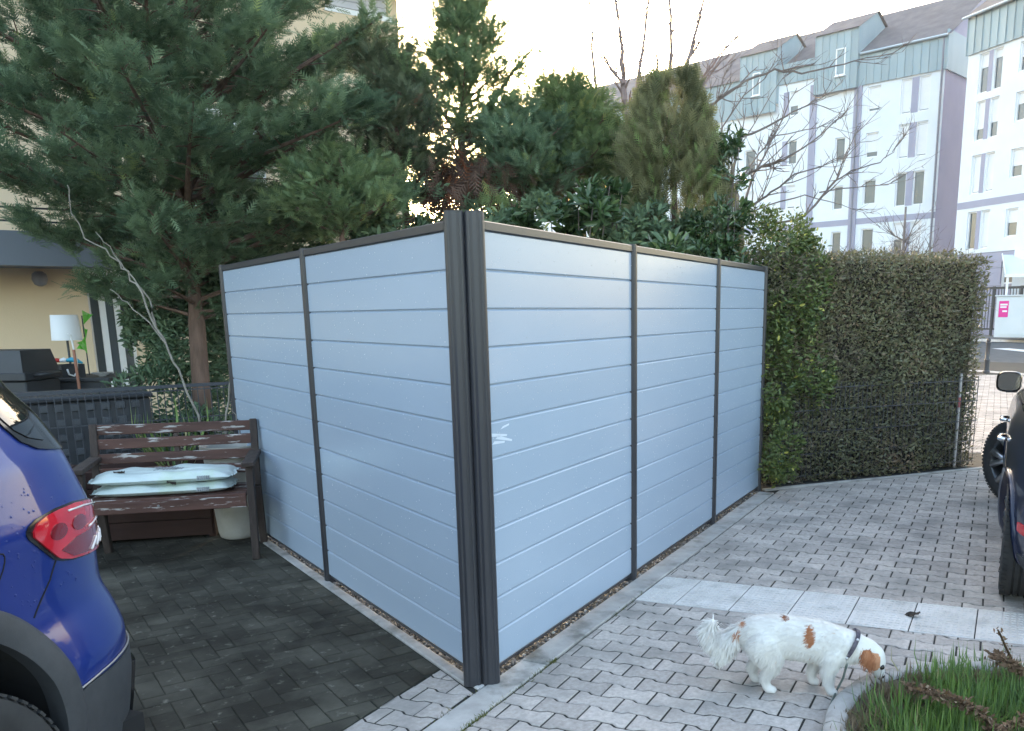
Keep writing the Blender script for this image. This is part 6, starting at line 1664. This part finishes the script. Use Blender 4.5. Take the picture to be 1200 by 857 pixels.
# lower cladding, seams, fuel flap
def zline(car, pix): return [car.tz(x,y)[:2] for x,y in pix]
sm1 = zline(cb_, [(66,657),(58,678),(48,700),(38,724)])
cb_.line('panel_gap', sm1, 0.0028, M_seam)
lowl = [(0.90,0.528),(0.80,0.536),(0.68,0.539),(0.55,0.540),(0.42,0.540)]
poly = lowl+[(0.02,0.541),(0.02,0.235),(0.93,0.235)]
cb_.area('bumper_cladding', poly, 0.006, M_clad, nt=60, nz=30)
cb_.line('trim_strip', [(t,z+0.004) for t,z in lowl]+[(0.2,0.544)], 0.0035, M_bolt, 0.004)
poly2 = [(0.44,0.46),(0.02,0.46),(0.02,0.25),(0.44,0.25)]
cb_.area('diffuser', poly2, 0.018, M_trim, nt=40, nz=10)
t, z = 1.115, 0.885; fl = []
for k in range(25):
    a = 2*PI*k/24; fl.append((t+0.045*math.cos(a), z+0.085*math.sin(a)))
cb_.line('fuel_flap', fl, 0.0022, M_seam)
# greenhouse: side glass, rear glass, black spoiler edge
cb_.area('side_window', [(1.22,1.13),(1.26,1.36),(1.50,1.42),(1.9,1.40),(2.2,1.20),(2.2,1.13)], 0.003, M_glassd, nt=50)
cb_.area('side_window', [(-1.22,1.13),(-1.26,1.36),(-1.50,1.42),(-1.9,1.40),(-2.2,1.20),(-2.2,1.13)], 0.003, M_glassd, nt=50)
cb_.area('rear_window', [(-0.42,1.16),(-0.42,1.40),(0.42,1.40),(0.42,1.16)], 0.003, M_glassd, nt=50)
cb_.area('pillar_trim', [(0.46,1.165),(0.66,1.178),(0.868,1.196),(0.955,1.226),(1.0,1.27),(1.03,1.36),(1.04,1.42),(0.52,1.42),(0.48,1.30)], 0.006, M_trim, nt=24, nz=30)
cb_.area('quarter_glass', [(0.80,1.215),(0.90,1.23),(0.96,1.256),(0.985,1.285),(1.005,1.38),(0.85,1.38),(0.80,1.28)], 0.009, M_glassd, nt=16, nz=20)
# beads of rain on the shoulder
R = random.Random(5); P=[];X=[];Z=[];S=[]
for k in range(260):
    t = R.uniform(0.75,1.7); z = R.uniform(0.80,1.12); n = cb_.N(t,z); P.append(np.array(cb_.S(t,z))+n*0.0008); X.append(np.cross(n,(0.3,0.2,1))); Z.append(n); S.append(R.uniform(0.0016,0.0042))
BEAD = (np.array([(0,0,0.55),(1,0,0),(0.7,0.7,0),(0,1,0),(-0.7,0.7,0),(-1,0,0),(-0.7,-0.7,0),(0,-1,0),(0.7,-0.7,0)]), np.array([(0,1,2),(0,2,3),(0,3,4),(0,4,5),(0,5,6),(0,6,7),(0,7,8),(0,8,1)]))
o = scatter('rain_beads', BEAD[0], BEAD[1], P, X, Z, S, M_blue, parent=cb_.root, smooth=True); tag(o, kind='stuff')
# number plate recess and hatch line on the unseen rear, so the car is whole
cb_.line('panel_gap', [(0.30,0.80),(0.30,0.95),(0.30,1.12)], 0.0028, M_seam); cb_.line('panel_gap', [(-0.30,0.80),(-0.30,0.95),(-0.30,1.12)], 0.0028, M_seam); cb_.line('panel_gap', [(-0.30,0.79),(0.30,0.79)], 0.0028, M_seam)

# dark blue car at the right
zsN = [0.24,0.30,0.40,0.52,0.62,0.72,0.80,0.88,0.96,1.02,1.10,1.22,1.34,1.42]
wN = [0.85,0.885,0.90,0.905,0.90,0.905,0.905,0.89,0.86,0.82,0.77,0.71,0.64,0.58]
xrN = [-0.80,-0.84,-0.88,-0.89,-0.87,-0.85,-0.84,-0.83,-0.80,-0.76,-0.62,-0.40,-0.12,0.15]
xfN = [3.42,3.48,3.52,3.53,3.52,3.48,3.42,3.30,2.75,2.10,1.90,1.65,1.40,1.2]
NO = (2.24, -2.84)
cn = Car('parked_car', 'dark blue car at the right edge with its front wheel turned outward', 'parked cars', NO, 0.0, zsN, xrN, xfN, wN, M_navy, wb=2.68, wr=0.325, ra=0.36, rb=0.375)
for sy in (1,-1):
    cn.wheel(0, sy, inset_=0.0); cn.wheel(cn.wb, sy, steer=math.radians(38), rimm=M_rimb, inset_=-0.03)
    cn.arch(0, sy, M_navy, wid=0.014); cn.arch(cn.wb, sy, M_navy, wid=0.014)
    sg = sy
    cn.area('side_window', [(sg*1.15,1.00),(sg*1.22,1.28),(sg*1.55,1.35),(sg*1.85,1.30),(sg*2.1,1.05),(sg*2.1,1.00)], 0.003, M_glassd, nt=40)
    # mirror
    yb = sy*(cn.Y(1.86,0.95)); m = MB()
    m.box((1.80,min(yb,yb+sy*0.08),0.955),(1.86,max(yb,yb+sy*0.08),0.99),bev=0.006); sk_ = m.build('mirror', M_navy, cn.root)
    m = MB(); rows = []
    prof_m = [(1.765,0.90),(1.785,1.0),(1.84,0.95),(1.90,0.7),(1.935,0.25),(1.94,0.01)]
    for (x_, f_) in prof_m:
        rows_ = []
        for k in range(25):
            a = 2*PI*k/24; cy, cz = math.copysign(abs(math.cos(a))**0.6, math.cos(a)), math.copysign(abs(math.sin(a))**0.6, math.sin(a)); rows_.append((x_, yb+sy*0.06+0.085*f_*cy, 1.035+0.075*f_*cz))
        rows.append(rows_)
    m.grid(rows); m.build('mirror_shell', M_trim, sk_, smooth=True)
    m = MB(); m.add([(1.768, yb+sy*0.06+0.072*math.copysign(abs(math.cos(2*PI*k/24))**0.6, math.cos(2*PI*k/24)), 1.035+0.062*math.copysign(abs(math.sin(2*PI*k/24))**0.6, math.sin(2*PI*k/24))) for k in range(24)], [tuple(range(24))]); m.build('mirror_glass', mat('mirror_glass', (0.35,0.37,0.38), rough=0.03, metal=1.0), sk_)
    # door handles
    for xh in (0.42, 1.42):
        y_ = cn.Y(xh+0.1, 0.80); m = MB(); m.tube([(xh,sy*(y_+0.002),0.80),(xh+0.03,sy*(y_+0.035),0.80),(xh+0.17,sy*(y_+0.035),0.80),(xh+0.20,sy*(y_+0.002),0.80)], [0.010,0.014,0.014,0.010], 8); m.build('door_handle', M_chrome, cn.root, smooth=True)
cn.area('rear_window', [(-0.60,1.06),(-0.50,1.32),(0.50,1.32),(0.60,1.06)], 0.003, M_glassd, nt=40)
for sg in (1,-1):
    cn.area('tail_light', [(sg*0.50,0.80),(sg*0.48,0.90),(sg*0.74,0.92),(sg*0.80,0.86),(sg*0.74,0.80)], 0.006, M_tailred)
    cn.area('reflector', [(sg*0.62,0.44),(sg*0.62,0.51),(sg*0.93,0.50),(sg*0.93,0.45)], 0.004, M_refl)
cn.area('bumper_lower', [(-1.0,0.245),(-1.0,0.33),(1.0,0.33),(1.0,0.245)], 0.005, M_clad, nt=60)

# ================================================================ GLARE VEIL
glare_m = bpy.data.materials.new('glare_veil_volume'); glare_m.use_nodes = True
nt = glare_m.node_tree; nt.nodes.remove(nt.nodes['Principled BSDF'])
pv = nt.nodes.new('ShaderNodeVolumePrincipled'); pv.inputs['Color'].default_value = (0.93,0.95,1.0,1); pv.inputs['Density'].default_value = 0.00042; pv.inputs['Anisotropy'].default_value = 0.5
nt.links.new(pv.outputs[0], nt.nodes['Material Output'].inputs['Volume'])
m = MB(); m.box((-110,-110,-1.1),(210,130,23.0)); tag(m.build('glare_veil', glare_m), kind='stuff')  # added volume, washes out trees and far blocks as lens glare would
SC.cycles.volume_bounces = 1
